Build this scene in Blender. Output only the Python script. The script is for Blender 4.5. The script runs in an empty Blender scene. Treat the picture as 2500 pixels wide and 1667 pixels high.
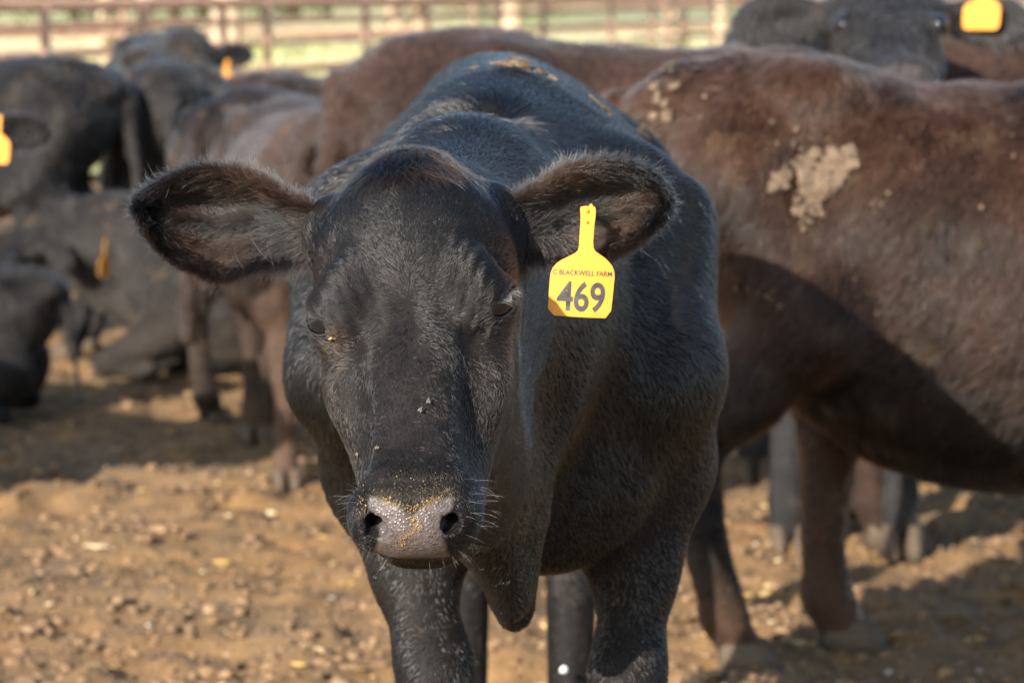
import bpy, math, random
import numpy as np
from mathutils import Vector, Matrix

scene = bpy.context.scene
col = scene.collection
rng = np.random.default_rng(11)
random.seed(5)

# ------------------------------------------------------------------ camera
CAM_H, FPX, HORIZON = 1.40, 8000.0, -20.0
PITCH = math.atan((833.5 - HORIZON) / FPX)
cam_d = bpy.data.cameras.new('camera')
cam = bpy.data.objects.new('camera', cam_d)
col.objects.link(cam)
scene.camera = cam
cam.location = (0, 0, CAM_H)
cam.rotation_euler = (math.pi / 2 - PITCH, 0, 0)
cam_d.sensor_width = 36.0
cam_d.lens = 36.0 * FPX / 2500.0
cam_d.clip_start, cam_d.clip_end = 0.1, 6000
cam_d.dof.use_dof = True
cam_d.dof.focus_distance = 3.24
cam_d.dof.aperture_fstop = 8.0
cam_d.dof.aperture_blades = 9

# ------------------------------------------------------------------ world, sun, exposure
SUN_AZ, SUN_EL = math.radians(31), math.radians(24)     # light travels to the right and away from the camera
world = bpy.data.worlds.new('World')
scene.world = world
world.use_nodes = True
wn = world.node_tree.nodes
sky = wn.new('ShaderNodeTexSky')
sky.sky_type = 'NISHITA'
sky.sun_disc = False
sky.sun_elevation = SUN_EL
sky.sun_rotation = math.pi + SUN_AZ
sky.air_density, sky.dust_density, sky.ozone_density = 1.0, 0.8, 1.0
wn['Background'].inputs['Strength'].default_value = 0.14
world.node_tree.links.new(sky.outputs['Color'], wn['Background'].inputs['Color'])
sun_d = bpy.data.lights.new('sun', 'SUN')
sun_d.energy = 5.0
sun_d.angle = math.radians(0.53)
sun_d.color = (1.0, 0.92, 0.81)
sun = bpy.data.objects.new('sun', sun_d)
col.objects.link(sun)
LDIR = Vector((math.sin(SUN_AZ) * math.cos(SUN_EL), math.cos(SUN_AZ) * math.cos(SUN_EL), -math.sin(SUN_EL)))
sun.rotation_euler = LDIR.to_track_quat('-Z', 'Y').to_euler()
sun.location = (-6, -6, 9)
vs = scene.view_settings
vs.view_transform = 'Standard'
vs.look = 'None'
vs.exposure = 0.95
vs.gamma = 1.0
vs.use_curve_mapping = False
scene.cycles.max_bounces = 6
scene.cycles.use_denoising = True
scene.cycles.sample_clamp_indirect = 3.0
scene.cycles.adaptive_threshold = 0.005
scene.cycles.transparent_max_bounces = 8
scene.cycles_curves.shape = 'RIBBONS'
scene.cycles_curves.subdivisions = 2

# ------------------------------------------------------------------ helpers
CP, SP = math.cos(PITCH), math.sin(PITCH)


def P(px, py, D):
    """world point seen at photo pixel (px, py) of the 2500 px wide frame, D metres in front of the camera (world y)"""
    u, v = (px - 1250.0) / FPX, (py - 833.5) / FPX
    d = np.array([u, CP - v * SP, -SP - v * CP])
    p = d * (D / d[1])
    p[2] += CAM_H
    return p


def PD(x, y, D):
    """the same for coordinates read in the 2352 px wide view"""
    return P(x * 1.06293, y * 1.06293, D)


def G(px, py):
    """ground point at a photo pixel"""
    u, v = (px - 1250.0) / FPX, (py - 833.5) / FPX
    d = np.array([u, CP - v * SP, -SP - v * CP])
    p = d * (CAM_H / -d[2])
    p[2] = 0
    return p


def norm(v):
    v = np.asarray(v, float)
    return v / np.linalg.norm(v)


def smoothtable(xs, ys, n=400):
    """pchip-like smooth interpolation table"""
    xs = np.asarray(xs, float)
    ys = np.asarray(ys, float)
    h = np.diff(xs)
    dl = np.diff(ys) / h
    m = np.zeros_like(ys)
    m[0], m[-1] = dl[0], dl[-1]
    for i in range(1, len(xs) - 1):
        if dl[i - 1] * dl[i] > 0:
            w1, w2 = 2 * h[i] + h[i - 1], h[i] + 2 * h[i - 1]
            m[i] = (w1 + w2) / (w1 / dl[i - 1] + w2 / dl[i])
    t = np.linspace(xs[0], xs[-1], n)
    k = np.clip(np.searchsorted(xs, t) - 1, 0, len(h) - 1)
    u = (t - xs[k]) / h[k]
    y = ((2 * u**3 - 3 * u**2 + 1) * ys[k] + (u**3 - 2 * u**2 + u) * h[k] * m[k]
         + (-2 * u**3 + 3 * u**2) * ys[k + 1] + (u**3 - u**2) * h[k] * m[k + 1])
    return t, y


def interp(tab, x):
    return np.interp(x, tab[0], tab[1])


# lattice noise, vectorised
_perm = np.random.default_rng(3).permutation(256)
_perm = np.concatenate([_perm, _perm, _perm])
_val = np.random.default_rng(4).random(256).astype(np.float64) * 2 - 1


def vnoise(x, y, z):
    xi, yi, zi = np.floor(x).astype(int), np.floor(y).astype(int), np.floor(z).astype(int)
    fx, fy, fz = x - xi, y - yi, z - zi
    fx, fy, fz = (f * f * f * (f * (f * 6 - 15) + 10) for f in (fx, fy, fz))
    xi, yi, zi = xi & 255, yi & 255, zi & 255

    def c(i, j, k):
        return _val[_perm[_perm[_perm[(xi + i) & 255] + ((yi + j) & 255)] + ((zi + k) & 255)] & 255]
    a = c(0, 0, 0) * (1 - fx) + c(1, 0, 0) * fx
    b = c(0, 1, 0) * (1 - fx) + c(1, 1, 0) * fx
    d = c(0, 0, 1) * (1 - fx) + c(1, 0, 1) * fx
    e = c(0, 1, 1) * (1 - fx) + c(1, 1, 1) * fx
    return (a * (1 - fy) + b * fy) * (1 - fz) + (d * (1 - fy) + e * fy) * fz


def fbm(p, scale, octaves=4, seed=0.0):
    x, y, z = p[..., 0] * scale + seed, p[..., 1] * scale + seed * 1.7, p[..., 2] * scale - seed
    s, a = 0, 1.0
    for _ in range(octaves):
        s = s + a * vnoise(x, y, z)
        x, y, z, a = x * 2.03 + 7, y * 2.03 + 3, z * 2.03 + 5, a * 0.5
    return s


# ------------------------------------------------------------------ implicit surfaces
class Field:
    def __init__(self, lo, hi, h):
        self.lo, self.h = np.asarray(lo, float), h
        self.n = np.ceil((np.asarray(hi, float) - self.lo) / h).astype(int) + 1
        self.F = np.full(self.n, 0.5, np.float32)
        self.ax = [(self.lo[i] + h * np.arange(self.n[i])).astype(np.float32) for i in range(3)]

    def region(self, lo, hi):
        a = np.clip(np.floor((np.asarray(lo) - self.lo) / self.h).astype(int), 0, self.n)
        b = np.clip(np.ceil((np.asarray(hi) - self.lo) / self.h).astype(int) + 1, 0, self.n)
        if np.any(b <= a):
            return None
        sl = tuple(slice(a[i], b[i]) for i in range(3))
        return sl, self.ax[0][sl[0]][:, None, None], self.ax[1][sl[1]][None, :, None], self.ax[2][sl[2]][None, None, :]

    def add(self, prim, k=0.03):
        f, lo, hi = prim
        r = self.region(np.asarray(lo) - k - 2 * self.h, np.asarray(hi) + k + 2 * self.h)
        if r is None:
            return
        sl, X, Y, Z = r
        d = f(X, Y, Z)
        a = self.F[sl]
        h = np.clip(0.5 + 0.5 * (d - a) / k, 0, 1)
        self.F[sl] = d * (1 - h) + a * h - k * h * (1 - h)

    def sub(self, prim, k=0.01):
        f, lo, hi = prim
        r = self.region(np.asarray(lo) - k - 2 * self.h, np.asarray(hi) + k + 2 * self.h)
        if r is None:
            return
        sl, X, Y, Z = r
        d = -f(X, Y, Z)
        a = self.F[sl]
        h = np.clip(0.5 - 0.5 * (d - a) / k, 0, 1)
        self.F[sl] = d * (1 - h) + a * h + k * h * (1 - h)

    def bump(self, c, rad, amp, axes=None, fn=None):
        rad = np.asarray(rad, float) * np.ones(3)
        R = rad.max() * 3
        r = self.region(np.asarray(c) - R, np.asarray(c) + R)
        if r is None:
            return
        sl, X, Y, Z = r
        x, y, z = X - c[0], Y - c[1], Z - c[2]
        A = np.eye(3) if axes is None else axes
        q = [A[i][0] * x + A[i][1] * y + A[i][2] * z for i in range(3)]
        g = amp * np.exp(-0.5 * sum((q[i] / rad[i])**2 for i in range(3)))
        if fn is not None:
            g = g * fn(q)
        self.F[sl] -= g.astype(np.float32)


def capsule(p1, p2, r1, r2, flat=None, f=1.0):
    p1, p2 = np.asarray(p1, float), np.asarray(p2, float)
    ab = p2 - p1
    L2 = float(ab @ ab) + 1e-12
    R = max(r1, r2)
    fl = None if flat is None else norm(flat)

    def fn(X, Y, Z):
        x, y, z = X - p1[0], Y - p1[1], Z - p1[2]
        t = np.clip((x * ab[0] + y * ab[1] + z * ab[2]) / L2, 0, 1)
        x, y, z = x - t * ab[0], y - t * ab[1], z - t * ab[2]
        d2 = x * x + y * y + z * z
        if fl is not None:
            w = x * fl[0] + y * fl[1] + z * fl[2]
            d2 = d2 - w * w + (w / f)**2
        return ((np.sqrt(d2) - (r1 + (r2 - r1) * t)) * (f if f < 1 else 1)).astype(np.float32)
    return fn, np.minimum(p1, p2) - R * max(1, f), np.maximum(p1, p2) + R * max(1, f)


def ellipsoid(c, radii, axes=None, p=2.0):
    c = np.asarray(c, float)
    A = np.eye(3) if axes is None else np.asarray(axes, float)
    radii = np.asarray(radii, float)
    R = radii.max() * 1.1
    m = radii.min()

    def fn(X, Y, Z):
        x, y, z = X - c[0], Y - c[1], Z - c[2]
        q = [(A[i, 0] * x + A[i, 1] * y + A[i, 2] * z) / radii[i] for i in range(3)]
        if p == 2.0:
            k0 = np.sqrt(q[0]**2 + q[1]**2 + q[2]**2)
            k1 = np.sqrt((q[0] / radii[0])**2 + (q[1] / radii[1])**2 + (q[2] / radii[2])**2) + 1e-9
            return (k0 * (k0 - 1) / k1).astype(np.float32)
        k0 = (np.abs(q[0])**p + np.abs(q[1])**p + np.abs(q[2])**p)**(1 / p)
        return ((k0 - 1) * m).astype(np.float32)
    return fn, c - R, c + R


def loft(o, s, n, a, st, W, nf, nb, nc, pf=2.4, pb=2.2):
    """body along axis a from o; at each station half-width W along s, front/back reach along n"""
    o = np.asarray(o, float)
    tW, tf, tb, tc = (smoothtable(st, v) for v in (W, nf, nb, nc))
    lo_a, hi_a = st[0], st[-1]
    pts = []
    for aa in (lo_a, hi_a):
        for ss in (-max(W), max(W)):
            for nn in (min(nb), max(nf)):
                pts.append(o + ss * s + nn * n + aa * a)
    pts = np.array(pts)

    def fn(X, Y, Z):
        x, y, z = X - o[0], Y - o[1], Z - o[2]
        S = np.abs(x * s[0] + y * s[1] + z * s[2])
        N = x * n[0] + y * n[1] + z * n[2]
        A = x * a[0] + y * a[1] + z * a[2]
        Ac = np.clip(A, lo_a, hi_a)
        w, c = np.maximum(interp(tW, Ac), 1e-3), interp(tc, Ac)
        f, b = np.maximum(interp(tf, Ac) - c, 1e-3), np.maximum(c - interp(tb, Ac), 1e-3)
        q = N - c
        H = np.where(q > 0, f, b)
        p = np.where(q > 0, pf, pb)
        g = ((S / w)**p + (np.abs(q) / H)**p)**(1 / p)
        d = (g - 1) * np.minimum(w, H)
        over = np.abs(A - Ac)
        return np.where(over > 0, np.sqrt(np.maximum(d, 0)**2 + over**2), d).astype(np.float32)
    return fn, pts.min(0), pts.max(0)


def surface(fld, keep=None):
    """naive surface nets -> verts, quads"""
    F, h, lo = fld.F, fld.h, fld.lo
    n = np.array(F.shape)
    neg = F < 0
    c = n - 1
    acc = np.zeros(tuple(c) + (3,), np.float32)
    cnt = np.zeros(tuple(c), np.float32)
    quads_edges = []
    for ax in range(3):
        sl0 = [slice(None)] * 3
        sl1 = [slice(None)] * 3
        sl0[ax], sl1[ax] = slice(0, -1), slice(1, None)
        cr = neg[tuple(sl0)] != neg[tuple(sl1)]
        idx = np.argwhere(cr)
        if len(idx) == 0:
            continue
        f0 = F[tuple(sl0)][cr]
        f1 = F[tuple(sl1)][cr]
        t = f0 / (f0 - f1)
        pos = idx.astype(np.float32)
        pos[:, ax] += t
        b, d = [i for i in range(3) if i != ax]
        for db in (0, 1):
            for dd in (0, 1):
                ci = idx.copy()
                ci[:, b] -= db
                ci[:, d] -= dd
                ok = (ci[:, b] >= 0) & (ci[:, d] >= 0) & (ci[:, b] < c[b]) & (ci[:, d] < c[d])
                cc = ci[ok]
                np.add.at(acc, (cc[:, 0], cc[:, 1], cc[:, 2]), pos[ok])
                np.add.at(cnt, (cc[:, 0], cc[:, 1], cc[:, 2]), 1)
        quads_edges.append((ax, b, d, idx, f0 < 0))
    vi = np.full(tuple(c), -1, np.int64)
    act = cnt > 0
    ai = np.argwhere(act)
    vi[act] = np.arange(len(ai))
    V = acc[act] / cnt[act][:, None] * h + lo
    Q = []
    for ax, b, d, idx, inside0 in quads_edges:
        ok = (idx[:, b] > 0) & (idx[:, d] > 0) & (idx[:, b] < c[b]) & (idx[:, d] < c[d])
        if keep is not None:
            w = idx * h + lo
            ok &= keep(w)
        e, ins = idx[ok], inside0[ok]

        def cell(db, dd):
            q = e.copy()
            q[:, b] -= db
            q[:, d] -= dd
            return vi[q[:, 0], q[:, 1], q[:, 2]]
        q = np.stack([cell(0, 0), cell(1, 0), cell(1, 1), cell(0, 1)], 1)
        flip = ins if ax != 1 else ~ins
        q[flip] = q[flip][:, ::-1]
        Q.append(q[:, ::-1])
    Q = np.concatenate(Q)
    used = np.unique(Q)
    remap = np.full(len(V), -1, np.int64)
    remap[used] = np.arange(len(used))
    return V[used].astype(np.float64), remap[Q]


def laplacian(V, Q, it=2, w=0.5):
    e = np.concatenate([Q[:, [0, 1]], Q[:, [1, 2]], Q[:, [2, 3]], Q[:, [3, 0]]])
    e = np.concatenate([e, e[:, ::-1]])
    deg = np.bincount(e[:, 0], minlength=len(V)).astype(float)[:, None]
    for _ in range(it):
        s = np.stack([np.bincount(e[:, 0], weights=V[e[:, 1], i], minlength=len(V)) for i in range(3)], 1)
        V = V * (1 - w) + w * s / np.maximum(deg, 1)
    return V


def vnormals(V, Q):
    n = np.cross(V[Q[:, 2]] - V[Q[:, 0]], V[Q[:, 3 if Q.shape[1] == 4 else 1]] - V[Q[:, 1 if Q.shape[1] == 4 else 0]])
    if Q.shape[1] == 3:
        n = np.cross(V[Q[:, 1]] - V[Q[:, 0]], V[Q[:, 2]] - V[Q[:, 0]])
    N = np.zeros_like(V)
    for i in range(Q.shape[1]):
        for j in range(3):
            N[:, j] += np.bincount(Q[:, i], weights=n[:, j], minlength=len(V))
    return N / (np.linalg.norm(N, axis=1, keepdims=True) + 1e-12)


def mesh(name, V, Q, smooth=True):
    me = bpy.data.meshes.new(name)
    V = np.asarray(V, np.float32)
    Q = np.asarray(Q, np.int32)
    k = Q.shape[1]
    me.vertices.add(len(V))
    me.vertices.foreach_set('co', V.ravel())
    me.loops.add(Q.size)
    me.loops.foreach_set('vertex_index', Q.ravel())
    me.polygons.add(len(Q))
    me.polygons.foreach_set('loop_start', np.arange(0, Q.size, k, dtype=np.int32))
    me.update(calc_edges=True)
    me.polygons.foreach_set('use_smooth', np.full(len(Q), smooth))
    me.validate()
    return me


def vattr(me, name, arr, kind='FLOAT'):
    a = me.attributes.new(name, kind, 'POINT')
    a.data.foreach_set('value' if kind == 'FLOAT' else 'color', np.asarray(arr, np.float32).ravel())


def obj(name, data, mat=None, parent=None, **props):
    o = bpy.data.objects.new(name, data)
    col.objects.link(o)
    if mat is not None and data is not None:
        data.materials.append(mat)
    if parent is not None:
        o.parent = parent
    for k, v in props.items():
        o[k] = v
    return o


def empty(name, label, category, loc=(0, 0, 0), rz=0.0, group=None):
    o = bpy.data.objects.new(name, None)
    o.empty_display_size = 0.1
    col.objects.link(o)
    o.location = loc
    o.rotation_euler = (0, 0, rz)
    o['label'], o['category'] = label, category
    if group:
        o['group'] = group
    return o


# ------------------------------------------------------------------ materials
class NT:
    def __init__(self, name):
        self.m = bpy.data.materials.new(name)
        self.m.use_nodes = True
        self.t = self.m.node_tree
        self.b = self.t.nodes['Principled BSDF']
        self.out = self.t.nodes['Material Output']

    def n(self, kind, **kw):
        nd = self.t.nodes.new(kind)
        for k, v in kw.items():
            if k.startswith('i_'):
                nd.inputs[k[2:].replace('_', ' ')].default_value = v
            else:
                setattr(nd, k, v)
        return nd

    def l(self, a, b):
        self.t.links.new(a, b)

    def ramp(self, fac, stops):
        r = self.n('ShaderNodeValToRGB')
        els = r.color_ramp.elements
        while len(els) < len(stops):
            els.new(0.5)
        for e, (p, c) in zip(els, stops):
            e.position = p
            e.color = tuple(c) + (1,) if len(c) == 3 else c
        self.l(fac, r.inputs[0])
        return r.outputs[0]

    def mix(self, fac, a, b, mode='MIX'):
        m = self.n('ShaderNodeMix', data_type='RGBA', blend_type=mode)
        for s, v in ((0, fac), (6, a), (7, b)):
            if hasattr(v, 'is_linked'):
                self.l(v, m.inputs[s])
            else:
                m.inputs[s].default_value = v if not isinstance(v, tuple) else v + (1,)
        return m.outputs[2]

    def noise(self, scale, detail=4, rough=0.55, vec=None, **kw):
        nd = self.n('ShaderNodeTexNoise')
        nd.inputs['Scale'].default_value = scale
        nd.inputs['Detail'].default_value = detail
        nd.inputs['Roughness'].default_value = rough
        if vec is not None:
            self.l(vec, nd.inputs['Vector'])
        return nd.outputs['Fac']

    def coords(self, scale=(1, 1, 1), rot=(0, 0, 0)):
        tc = self.n('ShaderNodeTexCoord')
        mp = self.n('ShaderNodeMapping')
        mp.inputs['Scale'].default_value = scale
        mp.inputs['Rotation'].default_value = rot
        self.l(tc.outputs['Object'], mp.inputs['Vector'])
        return mp.outputs[0]

    def bump(self, h, strength=0.5, dist=0.01):
        b = self.n('ShaderNodeBump')
        b.inputs['Strength'].default_value = strength
        b.inputs['Distance'].default_value = dist
        self.l(h, b.inputs['Height'])
        self.l(b.outputs[0], self.b.inputs['Normal'])
        return b

    def attr(self, name, out='Color'):
        a = self.n('ShaderNodeAttribute')
        a.attribute_name = name
        return a.outputs[out]

    def set(self, **kw):
        for k, v in kw.items():
            i = self.b.inputs[k.replace('_', ' ')]
            i.default_value = v
        return self

# ================================================================== the near black cow
X3 = np.eye(3)
# head frame: s to the right of the picture, n out of the forehead, a down the face
HO = P(1000, 744, 3.27)
f0 = norm(P(1000, 744, 1.0) - np.array([0, 0, CAM_H]))
r0 = np.array([1.0, 0, 0]) - f0 * f0[0]
r0 = norm(r0)
d0 = np.cross(f0, r0)
d0 = d0 if d0[2] < 0 else -d0
_roll = math.radians(2.0)
r1 = norm(r0 * math.cos(_roll) - d0 * math.sin(_roll))
d1 = norm(d0 * math.cos(_roll) + r0 * math.sin(_roll))
_tl = math.radians(30)
Ha = math.cos(_tl) * d1 - math.sin(_tl) * f0
Hn = -math.cos(_tl) * f0 - math.sin(_tl) * d1
Hs = r1
_yw = math.radians(4.5)                  # the face turned a little to the left of the picture
Hs, Hn = norm(Hs * math.cos(_yw) + Hn * math.sin(_yw)), norm(Hn * math.cos(_yw) - Hs * math.sin(_yw))
HEAD = np.array([Hs, Hn, Ha])


def HL(s, n, a):
    return HO + s * Hs + n * Hn + a * Ha


def to_head(p):
    q = np.asarray(p) - HO
    return q @ HEAD.T


VIEW = np.array([r0, -d0, -f0])          # right, up, towards the viewer
EYES = {-1: HL(-0.0825, -0.036, -0.011), 1: HL(0.0780, -0.034, -0.015)}
EYE_R = 0.0252
MUZ = P(1013, 1254, 3.175)
NOSTRIL = {-1: (P(894, 1226, 3.154), P(924, 1288, 3.139)), 1: (P(1122, 1206, 3.154), P(1091, 1274, 3.139))}


def main_prims(fl):
    # ---- barrel along y
    up = np.array([0, 0, 1.0])
    fl.add(loft((0, 0, 0), X3[0], up, X3[1],
                [3.70, 3.85, 4.05, 4.30, 4.60, 4.95, 5.30, 5.60, 5.82, 5.93],
                [0.06, 0.14, 0.210, 0.255, 0.283, 0.290, 0.275, 0.24, 0.16, 0.03],
                [1.02, 1.13, 1.215, 1.272, 1.282, 1.278, 1.282, 1.282, 1.235, 1.13],
                [0.86, 0.76, 0.70, 0.66, 0.62, 0.60, 0.64, 0.74, 0.84, 1.00],
                [0.94, 0.93, 0.93, 0.93, 0.91, 0.91, 0.93, 1.00, 1.05, 1.08], pf=1.95, pb=2.1), 0.05)
    # ---- neck, crest, withers
    fl.add(capsule(HL(0.0, -0.13, -0.06), (-0.045, 3.80, 1.05), 0.125, 0.165, X3[0], 0.82), 0.06)
    fl.add(capsule((-0.045, 3.80, 1.03), (0.0, 4.15, 1.0), 0.175, 0.26, X3[0], 0.85), 0.08)
    fl.add(capsule(HL(0.01, -0.115, -0.13), P(1140, 470, 3.85), 0.065, 0.075), 0.05)
    fl.add(capsule(P(1150, 450, 3.95), P(1205, 330, 4.30), 0.075, 0.075), 0.08)
    fl.add(capsule((0.0, 4.4, 1.195), (-0.04, 5.45, 1.192), 0.075, 0.085), 0.08)
    # throat and dewlap
    fl.add(capsule(HL(0.01, -0.17, 0.03), P(1180, 1180, 3.70), 0.085, 0.09, X3[0], 0.8), 0.05)
    fl.add(capsule(P(1140, 1150, 3.56), P(1243, 1450, 3.70), 0.042, 0.034, X3[0], 0.66), 0.035)
    fl.add(capsule(P(1240, 1270, 3.74), P(1256, 1474, 3.78), 0.060, 0.034, X3[0], 0.75), 0.04)
    # breast between the forelegs
    fl.add(ellipsoid(P(1330, 1120, 3.92), (0.14, 0.12, 0.14)), 0.06)
    # ---- shoulders and forelegs
    for sg, pts in ((1, [(P(1530, 580, 4.08), 0.115), (P(1585, 905, 3.93), 0.080), (P(1577, 1140, 4.02), 0.074), (P(1553, 1390, 3.98), 0.042),
                         (P(1533, 1640, 3.94), 0.036), (P(1525, 1800, 3.92), 0.042)]),
                    (-1, [(P(915, 600, 4.08), 0.11), (P(885, 915, 3.93), 0.082), (P(948, 1165, 4.02), 0.068), (P(1010, 1400, 3.95), 0.041),
                          (P(1060, 1620, 3.90), 0.036), (P(1080, 1800, 3.87), 0.042)])):
        for (p, r), (q, t) in zip(pts[:-1], pts[1:]):
            fl.add(capsule(p, q, r, t), 0.055)
        k = pts[-1][0]
        fet = np.array([k[0] * 0.98 + 0.002 * sg, k[1] + 0.01, 0.13])
        hoof = np.array([fet[0], fet[1] - 0.05, 0.045])
        fl.add(capsule(k, (k[0], k[1] + 0.01, 0.36), 0.05, 0.033), 0.03)
        fl.add(capsule((k[0], k[1] + 0.01, 0.36), fet, 0.033, 0.040), 0.03)
        fl.add(capsule(fet, hoof, 0.040, 0.045), 0.03)
    # ---- hind legs
    for x in (0.105, -0.085):
        fl.add(capsule((x * 1.7, 5.55, 1.0), (x * 1.5, 5.38, 0.74), 0.17, 0.115, X3[0], 0.75), 0.06)
        fl.add(capsule((x * 1.5, 5.38, 0.74), (x, 5.66, 0.47), 0.10, 0.05), 0.05)
        fl.add(capsule((x, 5.66, 0.47), (x * 0.95, 5.58, 0.15), 0.048, 0.038), 0.03)
        fl.add(capsule((x * 0.95, 5.58, 0.15), (x * 0.95, 5.52, 0.045), 0.040, 0.046), 0.03)
    fl.add(capsule((0.0, 5.93, 1.20), (0.0, 5.99, 0.75), 0.03, 0.015), 0.03)
    fl.add(capsule((0.0, 5.99, 0.75), (0.0, 5.97, 0.45), 0.02, 0.035), 0.03)
    # ---- head
    fl.add(loft(HO, Hs, Hn, Ha,
                [-0.224, -0.214, -0.195, -0.165, -0.13, -0.09, -0.04, 0.0, 0.05, 0.10, 0.15, 0.20, 0.245],
                [0.012, 0.028, 0.047, 0.071, 0.093, 0.102, 0.099, 0.096, 0.089, 0.077, 0.066, 0.058, 0.03],
                [-0.066, -0.050, -0.032, -0.014, -0.003, 0.003, 0.004, -0.001, -0.010, -0.019, -0.026, -0.03, -0.04],
                [-0.09, -0.11, -0.13, -0.15, -0.17, -0.19, -0.20, -0.21, -0.215, -0.195, -0.16, -0.13, -0.10],
                [-0.078, -0.075, -0.075, -0.075, -0.075, -0.075, -0.08, -0.085, -0.095, -0.10, -0.095, -0.08, -0.075], pf=2.5, pb=2.0), 0.03)
    # nasal bridge
    fl.add(loft(HO, Hs, Hn, Ha,
                [-0.06, -0.02, 0.03, 0.08, 0.13, 0.18, 0.215],
                [0.040, 0.050, 0.053, 0.050, 0.048, 0.049, 0.040],
                [-0.025, -0.008, 0.002, 0.005, 0.003, 0.000, -0.010],
                [-0.06, -0.07, -0.08, -0.08, -0.08, -0.08, -0.06],
                [-0.035, -0.040, -0.040, -0.040, -0.040, -0.040, -0.04], pf=2.8, pb=2.2), 0.022)
    # muzzle
    fl.add(ellipsoid(MUZ + VIEW[2] * -0.012 + VIEW[0] * 0.003, (0.0495, 0.0420, 0.060), VIEW, p=2.7), 0.028)
    fl.add(ellipsoid(P(1016, 1207, 3.174), (0.046, 0.030, 0.032), VIEW, p=2.4), 0.03)
    fl.add(capsule(P(992, 1262, 3.27), P(1043, 1262, 3.27), 0.018, 0.018), 0.02)          # chin
    for sg in (-1, 1):
        a_, b_ = NOSTRIL[sg]
        m = (a_ + b_) / 2
        fl.add(ellipsoid(m + np.array([0.006 * sg, 0.026, -0.006]), (0.018, 0.030, 0.030)), 0.02)   # wing
    # brow, lids
    for sg in (-1, 1):
        e = EYES[sg]
        fl.add(ellipsoid(e + Hs * (-0.014 * sg) + Ha * -0.010 + Hn * 0.016, (0.026, 0.025, 0.036), HEAD), 0.030)
        fl.add(ellipsoid(e, (0.0276, 0.0276, 0.0276)), 0.018)
        fl.add(capsule(HL(0.093 * sg, -0.038, -0.036), HL(0.064 * sg, -0.014, 0.012), 0.0110, 0.0070), 0.016)      # heavy upper lid
        fl.bump(HL(0.052 * sg, -0.012, 0.046), (0.012, 0.02, 0.018), -0.0028, HEAD)       # hollow at the inner corner
        fl.bump(HL(0.058 * sg, -0.020, 0.12), (0.012, 0.03, 0.050), -0.013, HEAD)        # hollow beside the bridge
        fl.bump(HL(0.082 * sg, -0.060, 0.075), (0.02, 0.02, 0.035), 0.008, HEAD)         # cheek
        fl.bump(HL(0.085 * sg, -0.03, -0.068), (0.016, 0.025, 0.024), -0.009, HEAD)       # temple hollow
        fl.bump(HL(0.088 * sg, -0.060, 0.060), (0.016, 0.02, 0.030), 0.006, HEAD)        # cheek bone
    for sg in (-1, 1):
        fl.bump(HL(0.070 * sg, -0.010, -0.040), (0.016, 0.02, 0.022), 0.006, HEAD)       # ridge over the eye
        fl.bump(HL(0.038 * sg, 0.0, -0.005), (0.012, 0.02, 0.040), -0.0035, HEAD)        # groove beside the forehead
        fl.bump(HL(0.043 * sg, -0.003, 0.095), (0.006, 0.015, 0.050), 0.0032, HEAD)      # edge of the nasal bone
    # ear roots
    for sg, p, q in ((-1, P(800, 565, 3.455), P(715, 560, 3.485)), (1, P(1215, 545, 3.455), P(1290, 545, 3.485))):
        fl.add(capsule(p, q, 0.036, 0.020, (0, 1, 0), 0.8), 0.045)
    # eye openings
    for sg in (-1, 1):
        e = EYES[sg]
        out = norm(Hs * 0.78 * sg + Hn * 0.50 + Ha * 0.38)
        sl = norm(Ha * 0.80 - Hs * 0.45 * sg + Hn * 0.35)
        sl = norm(sl - out * (sl @ out))
        cr = np.cross(out, sl)
        fl.sub(ellipsoid(e + out * 0.0235, (0.014, 0.0245, 0.0112), np.array([out, sl, cr])), 0.004)
        fl.sub(ellipsoid(e, (EYE_R - 0.001,) * 3), 0.002)
        ca, cb = e + norm(out * 0.9 + sl) * 0.024, HL(0.054 * sg, -0.012, 0.044)
        ct = norm(cb - ca)
        cx = norm(np.cross(ct, Hn))
        fl.bump((ca + cb) / 2, (0.018, 0.0040, 0.014), -0.0016, np.array([ct, cx, np.cross(ct, cx)]))   # inner corner crease
        fl.bump(HL(0.060 * sg, -0.008, 0.012), (0.012, 0.02, 0.018), 0.0015, HEAD)
    # folds above the eyes
    for sg in (-1, 1):
        c = HL(0.062 * sg, -0.012, -0.030)
        amp = 0.0026 if sg > 0 else 0.0018
        def folds(q, sg=sg):
            return np.cos((q[0] * sg * 0.92 + q[2] * 0.30) * 2 * math.pi / 0.0135)
        fl.bump(c, (0.017, 0.03, 0.030), amp, HEAD, folds)
    # nostrils, mouth line, groove
    for sg in (-1, 1):
        a_, b_ = NOSTRIL[sg]
        inn = np.array([0.004 * sg, 0.05, 0.016])
        fl.sub(capsule(a_, b_, 0.0060, 0.0100), 0.004)
        fl.sub(capsule(a_ * 0.7 + b_ * 0.3, a_ * 0.7 + b_ * 0.3 + inn, 0.0062, 0.007), 0.003)
        fl.sub(capsule(a_ * 0.2 + b_ * 0.8, a_ * 0.2 + b_ * 0.8 + inn, 0.0094, 0.008), 0.003)
        fl.sub(capsule(b_, b_ + np.array([0.011 * sg, 0.007, -0.006]), 0.0050, 0.002), 0.005)
    fl.bump(P(1006, 1270, 3.125), (0.002, 0.02, 0.018), -0.0016)
    # crease where the bridge meets the muzzle
    fl.bump(P(1004, 1172, 3.145), (0.035, 0.02, 0.0045), -0.0035)
    # loose skin: folds down the neck, hollow in front of the shoulder, shoulder blade edge
    fl.bump(P(1420, 760, 3.95), (0.09, 0.12, 0.14), 0.0055, None, lambda q: np.cos((q[0] * 0.95 - q[2] * 0.25) * 2 * math.pi / 0.062))
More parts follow.
